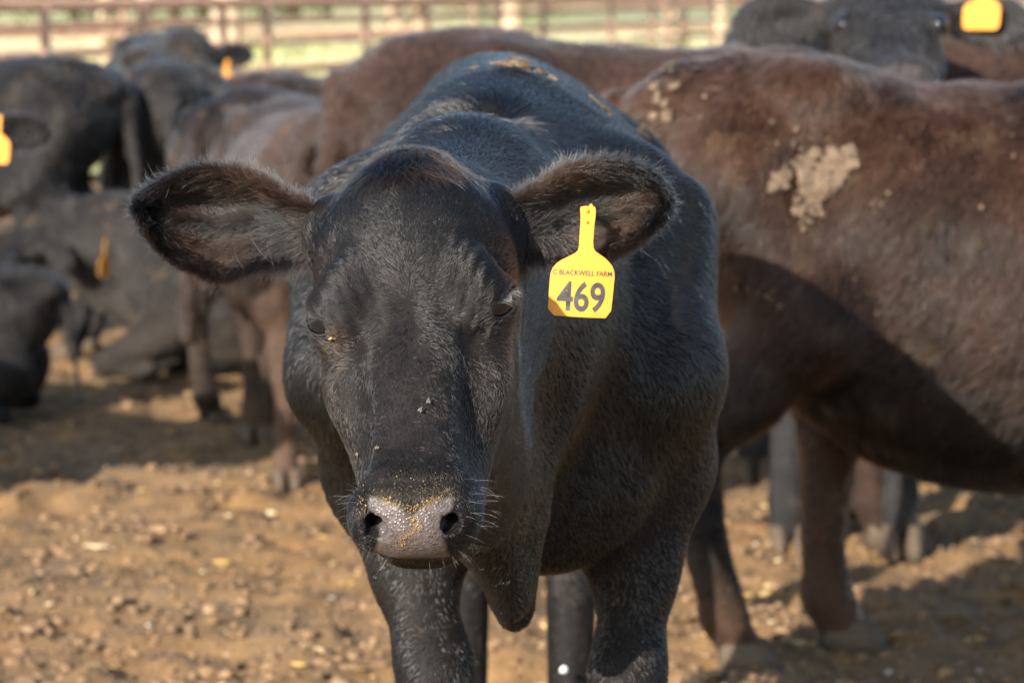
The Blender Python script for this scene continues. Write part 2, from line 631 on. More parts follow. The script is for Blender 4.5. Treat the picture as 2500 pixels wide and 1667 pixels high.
    fl.bump(P(1400, 1080, 3.84), (0.050, 0.07, 0.075), -0.030)
    fl.bump(P(1610, 930, 3.88), (0.030, 0.05, 0.040), 0.016)
    fl.bump(P(1655, 560, 4.10), (0.016, 0.08, 0.13), -0.010)
    fl.bump(P(770, 1010, 3.92), (0.014, 0.05, 0.06), -0.008)
    # whorl hollow on the neck crest
    fl.bump(P(1165, 300, 3.98), (0.035, 0.05, 0.026), -0.028)
    fl.bump(P(1110, 352, 3.80), (0.04, 0.04, 0.028), 0.020)


HB_LO, HB_HI = np.array([-0.30, 2.98, 0.78]), np.array([0.16, 3.56, 1.32])
fb = Field((-0.42, 3.0, 0.0), (0.42, 6.06, 1.40), 0.0095)
main_prims(fb)
fh = Field(HB_LO - 0.012, HB_HI + 0.012, 0.0034)
main_prims(fh)
inbox = lambda w: np.all((w > HB_LO) & (w < HB_HI), axis=1)
Vb, Qb = surface(fb, lambda w: ~inbox(w))
Vh, Qh = surface(fh, inbox)
Vb, Vh = laplacian(Vb, Qb, 2, 0.4), laplacian(Vh, Qh, 1, 0.4)
del fb, fh

# ---- ears: outline in the picture, real cupped leaf with thickness
def resample(pts, n):
    pts = np.asarray(pts, float)
    L = np.concatenate([[0], np.cumsum(np.linalg.norm(np.diff(pts, axis=0), axis=1))])
    t = np.linspace(0, L[-1], n)
    return np.stack([interp(smoothtable(L, pts[:, i], 600), t) for i in range(2)], 1)


EAR_TOP = {-1: [(745, 470), (700, 452), (660, 441), (600, 402), (540, 385), (470, 381), (400, 396), (345, 428), (312, 468)],
           1: [(1150, 468), (1195, 440), (1240, 418), (1290, 388), (1350, 369), (1420, 366), (1480, 384), (1518, 415), (1533, 455)]}
EAR_BOT = {-1: [(745, 590), (705, 606), (670, 604), (620, 606), (560, 622), (500, 640), (440, 622), (380, 588), (340, 540), (312, 482)],
           1: [(1150, 590), (1200, 592), (1250, 590), (1310, 597), (1370, 598), (1430, 580), (1480, 548), (1515, 510), (1535, 468)]}
NU, NV = 60, 30
ears = {}
for sg in (-1, 1):
    T, B = resample(EAR_TOP[sg], NU) + np.array([-7.0 * sg, 0]), resample(EAR_BOT[sg], NU) + np.array([-7.0 * sg, 0])
    T[:, 1] += 9
    B[:, 1] -= 7
    u = np.linspace(0, 1, NU)
    Dr = 3.445 + 0.01 * u if sg < 0 else 3.445 - 0.005 * u
    front = np.zeros((NU, NV, 3))
    for i in range(NU):
        for j in range(NV):
            v = j / (NV - 1)
            px = T[i] * (1 - v) + B[i] * v
            w = np.linalg.norm(B[i] - T[i]) * 1.063 * 3.44 / FPX
            cup = 0.42 * w * (1 - abs(2 * v - 1)**2.2) * min(1, u[i] * 1.3 + 0.25)
            roll = -0.020 * math.exp(-((v - 0.12) / 0.10)**2) * math.sin(math.pi * min(1, u[i] * 1.05)) ** 0.7   # forward-rolled upper rim
            ridge = -0.016 * math.exp(-((v - 0.50) / 0.09)**2) * math.exp(-((u[i] - 0.55) / 0.28)**2)
            ridge2 = -0.010 * math.exp(-((v - 0.72) / 0.08)**2) * math.exp(-((u[i] - 0.45) / 0.25)**2)
            close = -0.02 * (1 - min(1, u[i] / 0.28)) * math.sin(math.pi * v)
            front[i, j] = PD(px[0], px[1], Dr[i] + cup * (1 if u[i] > 0.0 else 0) + roll + ridge + ridge2 + close)
    FV = front.reshape(-1, 3)
    idx = np.arange(NU * NV).reshape(NU, NV)
    FQ = np.stack([idx[:-1, :-1], idx[1:, :-1], idx[1:, 1:], idx[:-1, 1:]], -1).reshape(-1, 4)
    nrm = vnormals(FV, FQ)
    if nrm[:, 1].mean() > 0:
        FQ = FQ[:, ::-1]
        nrm = -nrm
    uu = np.repeat(u, NV)
    vv = np.tile(np.linspace(0, 1, NV), NU)
    edge = np.minimum(np.minimum(vv, 1 - vv) * 2 * 3.0, 1) * np.minimum((1 - uu) * 12, 1)
    th = 0.0015 + 0.008 * np.sqrt(np.clip(edge, 0, 1))
    BV = FV - nrm * th[:, None]
    V = np.concatenate([FV, BV])
    n0 = len(FV)
    BQ = FQ[:, ::-1] + n0
    rim = []
    loop = list(idx[:, 0]) + list(idx[-1, 1:]) + list(idx[::-1, -1][1:]) 
    for a_, b_ in zip(loop[:-1], loop[1:]):
        rim.append((a_, b_, b_ + n0, a_ + n0))
    rim = np.array(rim)
    c0, c1 = FV.mean(0), V[rim].mean(1)
    fn_ = np.cross(V[rim[:, 1]] - V[rim[:, 0]], V[rim[:, 2]] - V[rim[:, 0]])
    fl_ = np.einsum('ij,ij->i', fn_, c1 - c0) < 0
    rim[fl_] = rim[fl_][:, ::-1]
    ears[sg] = dict(V=V, Q=np.concatenate([FQ, BQ, rim]), n0=n0, u=np.concatenate([uu, uu]), v=np.concatenate([vv, vv]), front=front, T=T, B=B)

parts_V = [Vb, Vh, ears[-1]['V'], ears[1]['V']]
parts_Q = [Qb, Qh, ears[-1]['Q'], ears[1]['Q']]
off = np.cumsum([0] + [len(v) for v in parts_V])
MV = np.concatenate(parts_V)
MQ = np.concatenate([q + o for q, o in zip(parts_Q, off[:-1])])
MN = np.concatenate([vnormals(v, q) for v, q in zip(parts_V, parts_Q)])
REG = np.concatenate([np.full(len(v), i) for i, v in enumerate(parts_V)])
EU = np.zeros(len(MV))
EVV = np.zeros(len(MV))
for i, sg in ((2, -1), (3, 1)):
    EU[off[i]:off[i + 1]] = ears[sg]['u']
    EVV[off[i]:off[i + 1]] = ears[sg]['v']
COW_BASE = np.array([0.0, 4.65, 0.0])

# nose pad mask: heart shaped region between the nostrils, read on the muzzle front
def view_px(p):
    q = np.asarray(p) - np.array([0, 0, CAM_H])
    F_ = np.array([0, CP, -SP])
    U_ = np.array([0, SP, CP])
    z = q @ F_
    return np.stack([1250 + FPX * q[:, 0] / z, 833.5 - FPX * (q @ U_) / z], 1)

def nose_mask(p):
    """1 on the bare wet nose pad (position on the muzzle, in muzzle coordinates)"""
    q = (np.asarray(p) - MUZ) @ VIEW.T
    x, y, z = q[:, 0] + 0.004, q[:, 1], q[:, 2]
    top = 0.0080 + 0.013 * np.clip(np.abs(x) / 0.040, 0, 1)**0.8 - 0.006 * np.exp(-(x / 0.010)**2)
    half = np.interp(y, [-0.050, -0.040, -0.030, -0.016, -0.002, 0.010, 0.022], [0.035, 0.039, 0.035, 0.031, 0.036, 0.042, 0.043])
    m = np.clip((top - y) / 0.003, 0, 1) * np.clip((half - np.abs(x)) / 0.003, 0, 1) * np.clip((z - 0.002) / 0.01, 0, 1) * np.clip((y + 0.044) / 0.004, 0, 1)
    return m


def main_hide_material():
    t = NT('black_hide')
    nose = t.attr('nose', 'Fac')
    ear = t.attr('inner', 'Fac')
    v = t.coords()
    n1 = t.noise(60, 5, 0.6, v)
    base = t.ramp(n1, [(0.35, (0.006, 0.0055, 0.0055)), (0.7, (0.014, 0.012, 0.0115))])
    base = t.mix(ear, base, (0.020, 0.012, 0.011))
    n2 = t.noise(220, 3, 0.6, v)
    pad = t.ramp(n2, [(0.3, (0.055, 0.045, 0.044)), (0.7, (0.13, 0.108, 0.105))])
    t.l(t.mix(nose, base, pad), t.b.inputs['Base Color'])
    sp = t.n('ShaderNodeMapRange')
    t.l(nose, sp.inputs[0])
    sp.inputs[3].default_value, sp.inputs[4].default_value = 0.12, 0.6
    t.l(sp.outputs[0], t.b.inputs['Specular IOR Level'])
    r = t.n('ShaderNodeMapRange')
    t.l(nose, r.inputs[0])
    r.inputs[3].default_value, r.inputs[4].default_value = 0.65, 0.33
    t.l(r.outputs[0], t.b.inputs['Roughness'])
    vo = t.n('ShaderNodeTexVoronoi')
    vo.inputs['Scale'].default_value = 330
    t.l(v, vo.inputs['Vector'])
    hh = t.n('ShaderNodeMath', operation='MULTIPLY')
    sm = t.n('ShaderNodeMapRange')
    sm.inputs[1].default_value, sm.inputs[2].default_value, sm.inputs[3].default_value, sm.inputs[4].default_value = 0.0, 0.55, 1.0, 0.0
    t.l(vo.outputs['Distance'], sm.inputs[0])
    t.l(sm.outputs[0], hh.inputs[0])
    t.l(nose, hh.inputs[1])
    t.bump(hh.outputs[0], 0.8, 0.0009)
    return t.m


hide = main_hide_material()
cow = empty('cow', 'black cow wearing the yellow 469 ear tag, facing the camera up close', 'cow', COW_BASE, 0, 'cattle in the yard')
me = mesh('cow_body', MV - COW_BASE, MQ)
vattr(me, 'nose', nose_mask(MV))
inner = np.zeros(len(MV))
for i, sg in ((2, -1), (3, 1)):
    n0 = ears[sg]['n0']
    inner[off[i]:off[i] + n0] = 1.0
vattr(me, 'inner', inner)
body = obj('body', me, hide, cow)

# ------------------------------------------------------------------ coat of the near cow
def hair_material(name, rough=0.25, rad_rough=0.30, ior=1.47):
    m = bpy.data.materials.new(name)
    m.use_nodes = True
    t = m.node_tree
    t.nodes.clear()
    h = t.nodes.new('ShaderNodeBsdfHairPrincipled')
    h.model = 'CHIANG'
    h.parametrization = 'COLOR'
    h.inputs['Roughness'].default_value = rough
    h.inputs['Radial Roughness'].default_value = rad_rough
    h.inputs['Coat'].default_value = 0.0
    h.inputs['Offset'].default_value = 0.10
    h.inputs['IOR'].default_value = ior
    h.inputs['Random Roughness'].default_value = 0.3
    a = t.nodes.new('ShaderNodeAttribute')
    a.attribute_name = 'hcol'
    t.links.new(a.outputs['Color'], h.inputs['Color'])
    o = t.nodes.new('ShaderNodeOutputMaterial')
    t.links.new(h.outputs[0], o.inputs['Surface'])
    return m


coat_mat = hair_material('black_coat', 0.26, 0.30, 1.54)
sleek_mat = hair_material('sleek_black_coat', 0.22, 0.30, 1.62)


def hair_object(name, root, dirs, nrm, length, lift, radius, color, parent, base, npt=4, droop=None, curl=0.0, mat=None, seed=1):
    """strands as real curves: root points, tangent directions, normals; all arrays of length N"""
    r = np.random.default_rng(seed)
    N = len(root)
    length = np.broadcast_to(length, (N,)).astype(float)
    lift = np.broadcast_to(lift, (N,)).astype(float)
    radius = np.broadcast_to(radius, (N,)).astype(float)
    t = np.linspace(0, 1, npt)
    side = np.cross(dirs, nrm)
    pts = np.zeros((N, npt, 3))
    cu = r.normal(0, 1, N) * curl
    for i, tt in enumerate(t):
        up = np.sin(lift) * (tt - 0.45 * tt * tt)
        al = np.cos(lift) * tt
        p = root + (dirs * al[:, None] + nrm * up[:, None] + side * (cu * tt * tt)[:, None]) * length[:, None]
        if droop is not None:
            p = p + droop * (tt * tt) * length[:, None]
        pts[:, i] = p
    pts -= nrm[:, None, :] * 0.0006
    hc = bpy.data.hair_curves.new(name)
    hc.add_curves([npt] * N)
    hc.attributes['position'].data.foreach_set('vector', (pts - base).astype(np.float32).ravel())
    ra = hc.attributes.new('radius', 'FLOAT', 'POINT')
    taper = np.array([1.0, 0.95, 0.75, 0.22])[:npt] if npt == 4 else np.linspace(1, 0.2, npt)
    ra.data.foreach_set('value', (radius[:, None] * taper[None]).astype(np.float32).ravel())
    ca = hc.attributes.new('hcol', 'FLOAT_COLOR', 'CURVE')
    ca.data.foreach_set('color', np.concatenate([np.clip(color, 0, 1), np.ones((N, 1))], 1).astype(np.float32).ravel())
    o = obj(name, hc, mat or coat_mat, parent)
    return o


def sample(V, N_, Q, count, weight, seed):
    r = np.random.default_rng(seed)
    T = np.concatenate([Q[:, [0, 1, 2]], Q[:, [0, 2, 3]]])
    A = 0.5 * np.linalg.norm(np.cross(V[T[:, 1]] - V[T[:, 0]], V[T[:, 2]] - V[T[:, 0]]), axis=1)
    w = A * np.maximum(weight[T].mean(1), 0)
    cs = np.cumsum(w)
    k = np.searchsorted(cs, r.random(count) * cs[-1])
    k = np.clip(k, 0, len(T) - 1)
    a, b = r.random(count), r.random(count)
    f = a + b > 1
    a[f], b[f] = 1 - a[f], 1 - b[f]
    bc = np.stack([1 - a - b, a, b], 1)
    tri = T[k]
    p = np.einsum('ij,ijk->ik', bc, V[tri])
    n = np.einsum('ij,ijk->ik', bc, N_[tri])
    n /= np.linalg.norm(n, axis=1, keepdims=True) + 1e-9
    return p, n, tri, bc


def tangent(d, n):
    d = d - n * np.einsum('ij,ij->i', d, n)[:, None]
    return d / (np.linalg.norm(d, axis=1, keepdims=True) + 1e-9)


def gauss(x, s):
    return np.exp(-0.5 * (x / s)**2)


toward = -(MV - np.array([0, 0, CAM_H]))
toward /= np.linalg.norm(toward, axis=1, keepdims=True)
facing = np.einsum('ij,ij->i', toward, MN)
fw = np.clip((facing + 0.55) / 0.5, 0.06, 1)
HLOC = to_head(MV)
HAIR_SCALE = 1.0


def coat_color(p, n, brown, var, seed):
    r = np.random.default_rng(seed)
    N = len(p)
    black = np.array([0.0040, 0.0040, 0.0044])
    br = np.array([0.048, 0.026, 0.016])
    k = np.clip(brown, 0, 1)[:, None]
    c = black * (1 - k) + br * k
    c = c * np.exp(r.normal(0, var, N))[:, None]
    pale = r.random(N) < 0.006
    c[pale] = c[pale] * 2.5 + 0.03
    return c


# ---- face
def head_flow(p, n):
    q = to_head(p)
    s, nn, a = q[:, 0], q[:, 1], q[:, 2]
    aw = 0.0
    ds, da = 0.055 * np.tanh(s / 0.010), (a - aw) * 0.85
    # long centre seam: close to the midline strands run along it
    sw = 0.30
    d_s, d_a = ds - sw * da * 0.2, da
    # down the nose
    k = np.clip((a - 0.04) / 0.05, 0, 1)
    d_s = d_s * (1 - 0.88 * k)
    d_a = d_a * (1 - k) + k * 0.09
    # brow strands curl up and back towards the ears
    b = gauss(a + 0.02, 0.045) * np.clip((np.abs(s) - 0.03) / 0.03, 0, 1)
    d_a = d_a * (1 - b) - 0.05 * b
    # topknot falls forward
    tk = np.clip((-a - 0.125) / 0.07, 0, 1)**0.7 * gauss(s, 0.034)
    # cheeks: back and down
    ch = np.clip((-nn - 0.05) / 0.04, 0, 1) * np.clip((a + 0.02) / 0.04, 0, 1)
    d_a = d_a * (1 - ch) + 0.05 * ch
    d_n = -0.06 * ch - 0.04 * np.clip((np.abs(s) - 0.075) / 0.02, 0, 1)
    # muzzle: away from the pad, up and outwards on the sides, down at the lip
    mz = np.clip((a - 0.215) / 0.02, 0, 1)
    d_s = d_s * (1 - mz) + mz * s * 1.2
    d_a = d_a * (1 - mz) + mz * 0.05
    d = d_s[:, None] * Hs + d_a[:, None] * Ha + d_n[:, None] * Hn
    return tangent(d, n), q


def eye_clear(p):
    k = np.ones(len(p))
    for sg in (-1, 1):
        e = EYES[sg]
        out = norm(Hs * 0.78 * sg + Hn * 0.50 + Ha * 0.38)
        sl = norm(Ha * 0.80 - Hs * 0.45 * sg + Hn * 0.35)
        sl = norm(sl - out * (sl @ out))
        cr = np.cross(out, sl)
        q = p - (e + out * 0.016)
        g = ((q @ out) / 0.019)**2 + ((q @ sl) / 0.026)**2 + ((q @ cr) / 0.0118)**2
        k = np.where(g < 1, 0, k)
    return k


def nostril_clear(p):
    k = np.ones(len(p))
    for sg in (-1, 1):
        a_, b_ = NOSTRIL[sg]
        ab = b_ - a_
        t = np.clip(((p - a_) @ ab) / (ab @ ab), 0, 1)
        d = np.linalg.norm(p - (a_ + t[:, None] * ab), axis=1)
        k = np.where(d < 0.0100, 0, k)
    return k


sel = REG == 1
wh = np.zeros(len(MV))
wh[sel] = (fw * (1 - nose_mask(MV)) * eye_clear(MV) * nostril_clear(MV))[sel]
NH = int(260000 * HAIR_SCALE)
p, n, tri, bc = sample(MV, MN, MQ, NH, wh, 21)
d, q = head_flow(p, n)
s_, n_, a_ = q[:, 0], q[:, 1], q[:, 2]
keepm = (nose_mask(p) < 0.3) & (eye_clear(p) > 0) & (nostril_clear(p) > 0)
on_face = (np.abs(s_) < 0.13) & (n_ > -0.14) & (a_ < 0.33)
r_ = np.random.default_rng(8)
jit = r_.normal(0, 0.22, (NH, 3)) + 0.26 * np.stack([fbm(p, 90, 2, k) for k in (1.0, 2.0, 3.0)], 1)
jit *= (1 + 0.9 * np.clip((a_ - 0.03) / 0.04, 0, 1) * np.clip((0.21 - a_) / 0.03, 0, 1) * gauss(s_, 0.05))[:, None]
d = tangent(d + jit, n)
tk = np.clip((-a_ - 0.120) / 0.08, 0, 1) * gauss(s_, 0.034)
muz = np.clip((a_ - 0.20) / 0.03, 0, 1)
ln = 0.0070 + 0.004 * tk - 0.0030 * muz
ln = np.where(on_face, ln, 0.016)
ln = ln * (0.75 + 0.5 * r_.random(NH))
lift = np.where(on_face, 0.23, 0.30) + 0.12 * tk + 0.10 * muz + r_.normal(0, 0.10, NH)
lift = lift - 0.10 * np.clip((a_ - 0.03) / 0.04, 0, 1) * on_face
lift = np.clip(lift, 0.05, 1.3)
low = fbm(p, 14, 3, 5.0)
brown = -0.02 + 0.10 * low + 0.12 * gauss(s_, 0.03) * np.clip((a_ + 0.16) / 0.1, 0, 1) * np.clip((0.2 - a_) / 0.05, 0, 1)
for sg in (-1, 1):
    brown += 0.75 * gauss(np.linalg.norm(p - HL(0.080 * sg, -0.035, 0.045), axis=1), 0.022)
    brown += 0.45 * gauss(np.linalg.norm(p - HL(0.088 * sg, -0.030, -0.022), axis=1), 0.014)
    brown += 0.55 * gauss(np.linalg.norm(p - HL(0.096 * sg, -0.050, -0.075), axis=1), 0.022)
    brown += 0.35 * gauss(np.linalg.norm(p - HL(0.078 * sg, -0.070, 0.10), axis=1), 0.030)
brown += 0.35 * tk
brown -= 0.35 * muz
cc = coat_color(p, n, np.where(on_face, brown, 0.02 + 0.05 * low), 0.35, 31)
# dust of feed on the top of the nose
qm = (p - MUZ) @ VIEW.T
dust = gauss(qm[:, 1] - 0.024, 0.010) * np.clip((0.046 - np.abs(qm[:, 0])) / 0.01, 0, 1) * np.clip(qm[:, 2] / 0.02, 0, 1)
dr = (r_.random(NH) < dust * 0.9)[:, None]
cc = np.where(dr, cc * 0.5 + np.array([0.16, 0.10, 0.035]), cc)
rad = np.where(on_face, 0.00019, 0.00026) * (0.8 + 0.4 * r_.random(NH))
K = keepm
hair_object('face_coat', p[K], d[K], n[K], ln[K], lift[K], rad[K], cc[K], cow, COW_BASE, curl=0.10, seed=2)

# ---- body: denser near the camera, longer strands
sel = REG == 0
wb = np.zeros(len(MV))
wb[sel] = (fw * np.clip(1.3 - (MV[:, 1] - 3.5) / 1.6, 0.12, 1.3))[sel]
hindleg = (MV[:, 1] > 5.15) & (MV[:, 2] < 0.72) & (np.abs(MV[:, 0]) < 0.2)
wb[sel & hindleg] = fw[sel & hindleg] * 0.5
wb[sel] *= np.where(MV[sel, 2] < 0.36, 0.15, 1.0)
NB = int(260000 * HAIR_SCALE)
p, n, tri, bc = sample(MV, MN, MQ, NB, wb, 22)
d = np.zeros((NB, 3))
d[:, 1] = 0.55
d[:, 2] = -0.75
side = np.clip(np.abs(p[:, 0]) / 0.25, 0, 1)
d[:, 0] = 0.35 * np.sign(p[:, 0]) * (1 - side)
topm = np.clip((n[:, 2] - 0.35) / 0.4, 0, 1)
d[:, 1] = d[:, 1] * (1 - topm) + 0.9 * topm
d[:, 0] = d[:, 0] * (1 - topm) + topm * np.clip(p[:, 0] * 3.0, -0.8, 0.8)
# whorl on the neck crest
wc = P(1165, 300, 3.98)
dw = p - wc
rw = np.linalg.norm(dw, axis=1)
kw = np.exp(-(rw / 0.13)**2)[:, None]
swirl = np.cross(np.array([0, -0.35, 0.93]), dw) * 0.7 + dw
d = d * (1 - kw) + kw * swirl / (rw[:, None] + 1e-6)
r_ = np.random.default_rng(9)
d = tangent(d + r_.normal(0, 0.16, (NB, 3)) + 0.20 * np.stack([fbm(p, 28, 2, k) for k in (4.0, 5.0, 6.0)], 1), n)
ln = (0.0145 + 0.014 * np.exp(-(rw / 0.12)**2)) * (0.7 + 0.6 * r_.random(NB))
legm = (p[:, 2] < 0.80)
ln = np.where(legm, ln * 0.6, ln)
low = fbm(p, 7, 3, 2.0)
br_ = -0.02 + 0.10 * low + 0.35 * gauss(np.linalg.norm((p - P(985, 1420, 3.9)), axis=1), 0.06)
br_ = np.where((p[:, 1] > 5.15) & (p[:, 2] < 0.72), 0.75, br_)
cc = coat_color(p, n, br_, 0.35, 32)
hair_object('body_coat', p, d, n, ln, np.clip(0.19 + r_.normal(0, 0.08, NB), 0.06, 0.8), 0.00034 * (0.8 + 0.4 * r_.random(NB)) * np.clip(p[:, 1] / 3.9, 1, 1.5), cc, cow, COW_BASE, curl=0.14, seed=3, mat=sleek_mat)

# ---- ears
for i, sg in ((2, -1), (3, 1)):
    E_ = ears[sg]
    V0, Q0 = E_['V'], E_['Q']
    N0 = vnormals(V0, Q0)
    n0 = E_['n0']
    fr = E_['front']
    du = np.gradient(fr, axis=0)
    dv = np.gradient(fr, axis=1)
    du = np.concatenate([du.reshape(-1, 3)] * 2)
    dv = np.concatenate([dv.reshape(-1, 3)] * 2)
    du /= np.linalg.norm(du, axis=1, keepdims=True) + 1e-9
    dv /= np.linalg.norm(dv, axis=1, keepdims=True) + 1e-9
    isf = np.concatenate([np.ones(n0), np.zeros(n0)])
    U_, V_ = E_['u'], E_['v']
    NE = int(62000 * HAIR_SCALE)
    p, n, tri, bc = sample(V0, N0, Q0, NE, np.where(isf > 0.5, 1.0, 0.7), 40 + sg)
    itp = lambda a: np.einsum('ij,ij...->i...', bc, a[tri])
    u, v, f, tu, tv = itp(U_), itp(V_), itp(isf), itp(du), itp(dv)
    r_ = np.random.default_rng(50 + sg)
    fan = (v - 0.5) * 1.5                                             # fan out towards both rims
    d = tu * 0.8 + tv * fan[:, None] * np.where(f > 0.5, 1.0, 0.5)[:, None]
    # lower-rim fringe hangs down
    d = d + np.array([0, 0, -0.55]) * np.clip((v - 0.65) / 0.3, 0, 1)[:, None]
    d = tangent(d + r_.normal(0, 0.25, (NE, 3)) + 0.30 * np.stack([fbm(p, 55, 2, k + 7.0) for k in (1., 2., 3.)], 1), n)
    rimm = np.maximum(gauss(v - 0.0, 0.10), gauss(v - 1.0, 0.14))
    rimm = np.maximum(rimm, gauss(u - 1.0, 0.08))
    inner_long = gauss(v - 0.55, 0.25) * np.clip((0.75 - u) / 0.4, 0, 1)
    ln = np.where(f > 0.5, 0.011 + 0.020 * inner_long + 0.007 * rimm, 0.010 + 0.006 * rimm) * (0.45 + 1.1 * r_.random(NE))
    lift = np.where(f > 0.5, 0.45, 0.3) + 0.1 * rimm + r_.normal(0, 0.16, NE)
    bare = gauss(v - 0.40, 0.10) * gauss(u - 0.72, 0.12) + gauss(v - 0.62, 0.10) * gauss(u - 0.60, 0.14) if sg > 0 else gauss(v - 0.45, 0.07) * gauss(u - 0.60, 0.10)
    ok = (r_.random(NE) > 0.75 * bare * (f > 0.5)) & (u > 0.05)
    brn = 0.0 + 0.25 * bare + 0.12 * fbm(p, 25, 2, 3.0) + 0.45 * gauss(v - 0.05, 0.12) * gauss(u - 0.30, 0.18) + 0.35 * gauss(v - 0.80, 0.10) * gauss(u - 0.45, 0.2)
    cc = coat_color(p, n, brn, 0.45, 60 + sg)
    hair_object('ear_coat', p[ok], d[ok], n[ok], ln[ok], np.clip(lift, 0.1, 1.2)[ok], 0.00019 * (0.7 + 0.6 * r_.random(NE))[ok], cc[ok], cow, COW_BASE,
                curl=0.30, seed=70 + sg, npt=4, droop=np.array([0, 0, -0.08]))

# ---- topknot: longer strands falling forward over the poll
top_w = np.where((REG == 1), np.clip((-HLOC[:, 2] - 0.150) / 0.02, 0, 1) * gauss(HLOC[:, 0], 0.026) * np.clip((HLOC[:, 1] + 0.085) / 0.02, 0, 1), 0)
NT_ = 5200
p, n, tri, bc = sample(MV, MN, MQ, NT_, top_w, 77)
q = to_head(p)
r_ = np.random.default_rng(12)
d = Ha[None] * 0.9 + Hs[None] * (q[:, 0] * 9 + 0.25 * fbm(p, 60, 2, 4.0))[:, None] + r_.normal(0, 0.15, (NT_, 3))
d = tangent(d, n)
cc = coat_color(p, n, 0.15 + 0.45 * np.clip((-q[:, 2] - 0.19) / 0.03, 0, 1) + 0.3 * fbm(p, 40, 2, 1.0), 0.4, 13)
hair_object('topknot', p, d, n, 0.024 * (0.5 + 0.9 * r_.random(NT_)), np.clip(0.45 + r_.normal(0, 0.2, NT_), 0.1, 1.0), 0.00020, cc, cow, COW_BASE, curl=0.25, seed=14, droop=np.array([0, 0, -0.25]))

# ================================================================== the rest of the herd
def coat_material():
    t = NT('herd_coat')
    v = t.coords((1, 1, 1))
    st = t.coords((60, 60, 14))
    n1 = t.noise(2.2, 5, 0.7, st)
    c = t.mix(t.ramp(n1, [(0.3, (0.55, 0.55, 0.55)), (0.7, (1.5, 1.45, 1.4))]), (0, 0, 0), (1, 1, 1))
    base = t.mix(1.0, t.attr('coat'), c, 'MULTIPLY')
    t.l(base, t.b.inputs['Base Color'])
    t.set(Roughness=0.8)
    t.b.inputs['Specular IOR Level'].default_value = 0.12
    t.b.inputs['Sheen Weight'].default_value = 0.08
    t.b.inputs['Sheen Roughness'].default_value = 0.4
    t.b.inputs['Sheen Tint'].default_value = (0.75, 0.68, 0.62, 1)
    t.bump(n1, 0.35, 0.006)
    return t.m


herd_mat = coat_material()
herd_hair = hair_material('herd_hair', 0.24, 0.30, 1.43)
eye_t = NT('eye_dark')
eye_t.set(Base_Color=(0.006, 0.006, 0.009, 1), Roughness=0.06)
eye_t.b.inputs['Coat Weight'].default_value = 0.6
eye_mat = eye_t.m
hoof_t = NT('hoof_horn')
hoof_t.l(hoof_t.ramp(hoof_t.noise(30, 4, 0.6, hoof_t.coords((1, 1, 4))), [(0.3, (0.055, 0.040, 0.027)), (0.75, (0.125, 0.088, 0.055))]), hoof_t.b.inputs['Base Color'])
hoof_t.set(Roughness=0.8)
hoof_mat = hoof_t.m
tag_t = NT('yellow_tag')
tv_ = tag_t.coords()
d1 = tag_t.mix(tag_t.ramp(tag_t.noise(40, 6, 0.7, tv_), [(0.50, (0, 0, 0)), (0.74, (0.5, 0.5, 0.5))]), (0.82, 0.345, 0.045), (0.42, 0.20, 0.04))
d2 = tag_t.mix(tag_t.ramp(tag_t.noise(420, 3, 0.6, tag_t.coords((1, 1, 0.25))), [(0.62, (0, 0, 0)), (0.72, (0.35, 0.35, 0.35))]), d1, (0.30, 0.17, 0.05))
tag_t.l(d2, tag_t.b.inputs['Base Color'])
tag_t.bump(tag_t.noise(60, 3, 0.6, tv_), 0.25, 0.002)
tag_t.set(Roughness=0.35)
tag_t.b.inputs['Subsurface Weight'].default_value = 0.0
tag_mat = tag_t.m


def hoof_mesh(r):
    """cloven hoof: two claws, each a tapered block leaning forward (x forward)"""
    V, Q = [], []
    for sg in (-1, 1):
        b = len(V)
        prof = [(-0.9, 0.08, 0.0), (-0.75, 0.55, 0.35), (-0.6, 0.95, 1.0)]
        rings = [(0.0, 1.18, 0.62), (0.5, 1.0, 0.56), (1.0, 0.80, 0.46)]
        for z, k, w in rings:
            for a in range(10):
                an = 2 * math.pi * a / 10
                x = math.cos(an) * r * 1.15 * k + (0.45 - 0.45 * z) * r
                y = sg * r * 0.50 + math.sin(an) * r * 0.46 * k * 0.95
                V.append((x, y, z * r * 1.35))
        for k in range(2):
            for a in range(10):
                Q.append((b + k * 10 + a, b + k * 10 + (a + 1) % 10, b + (k + 1) * 10 + (a + 1) % 10, b + (k + 1) * 10 + a))
        for ring, flip in ((0, True), (2, False)):
            i = [b + ring * 10 + a for a in range(10)]
            for m in range(1, 8, 2):
                q = (i[0], i[m], i[m + 1], i[m + 2])
                Q.append(q[::-1] if flip else q)
    return mesh('hoof', np.array(V), np.array(Q))


HOOF = hoof_mesh(0.052)
EYEBALL = None


def eyeball(r=0.02):
    global EYEBALL
    if EYEBALL is None:
        V, Q = [], []
        nu, nv = 16, 10
        for j in range(nv + 1):
            for i in range(nu):
                th, ph = math.pi * (j + 0.02) / (nv + 0.04), 2 * math.pi * i / nu
                V.append((math.sin(th) * math.cos(ph), math.sin(th) * math.sin(ph), math.cos(th)))
        for j in range(nv):
            for i in range(nu):
                Q.append((j * nu + i, (j + 1) * nu + i, (j + 1) * nu + (i + 1) % nu, j * nu + (i + 1) % nu))
        EYEBALL = mesh('eye', np.array(V), np.array(Q))
        EYEBALL.materials.append(eye_mat)
    return EYEBALL


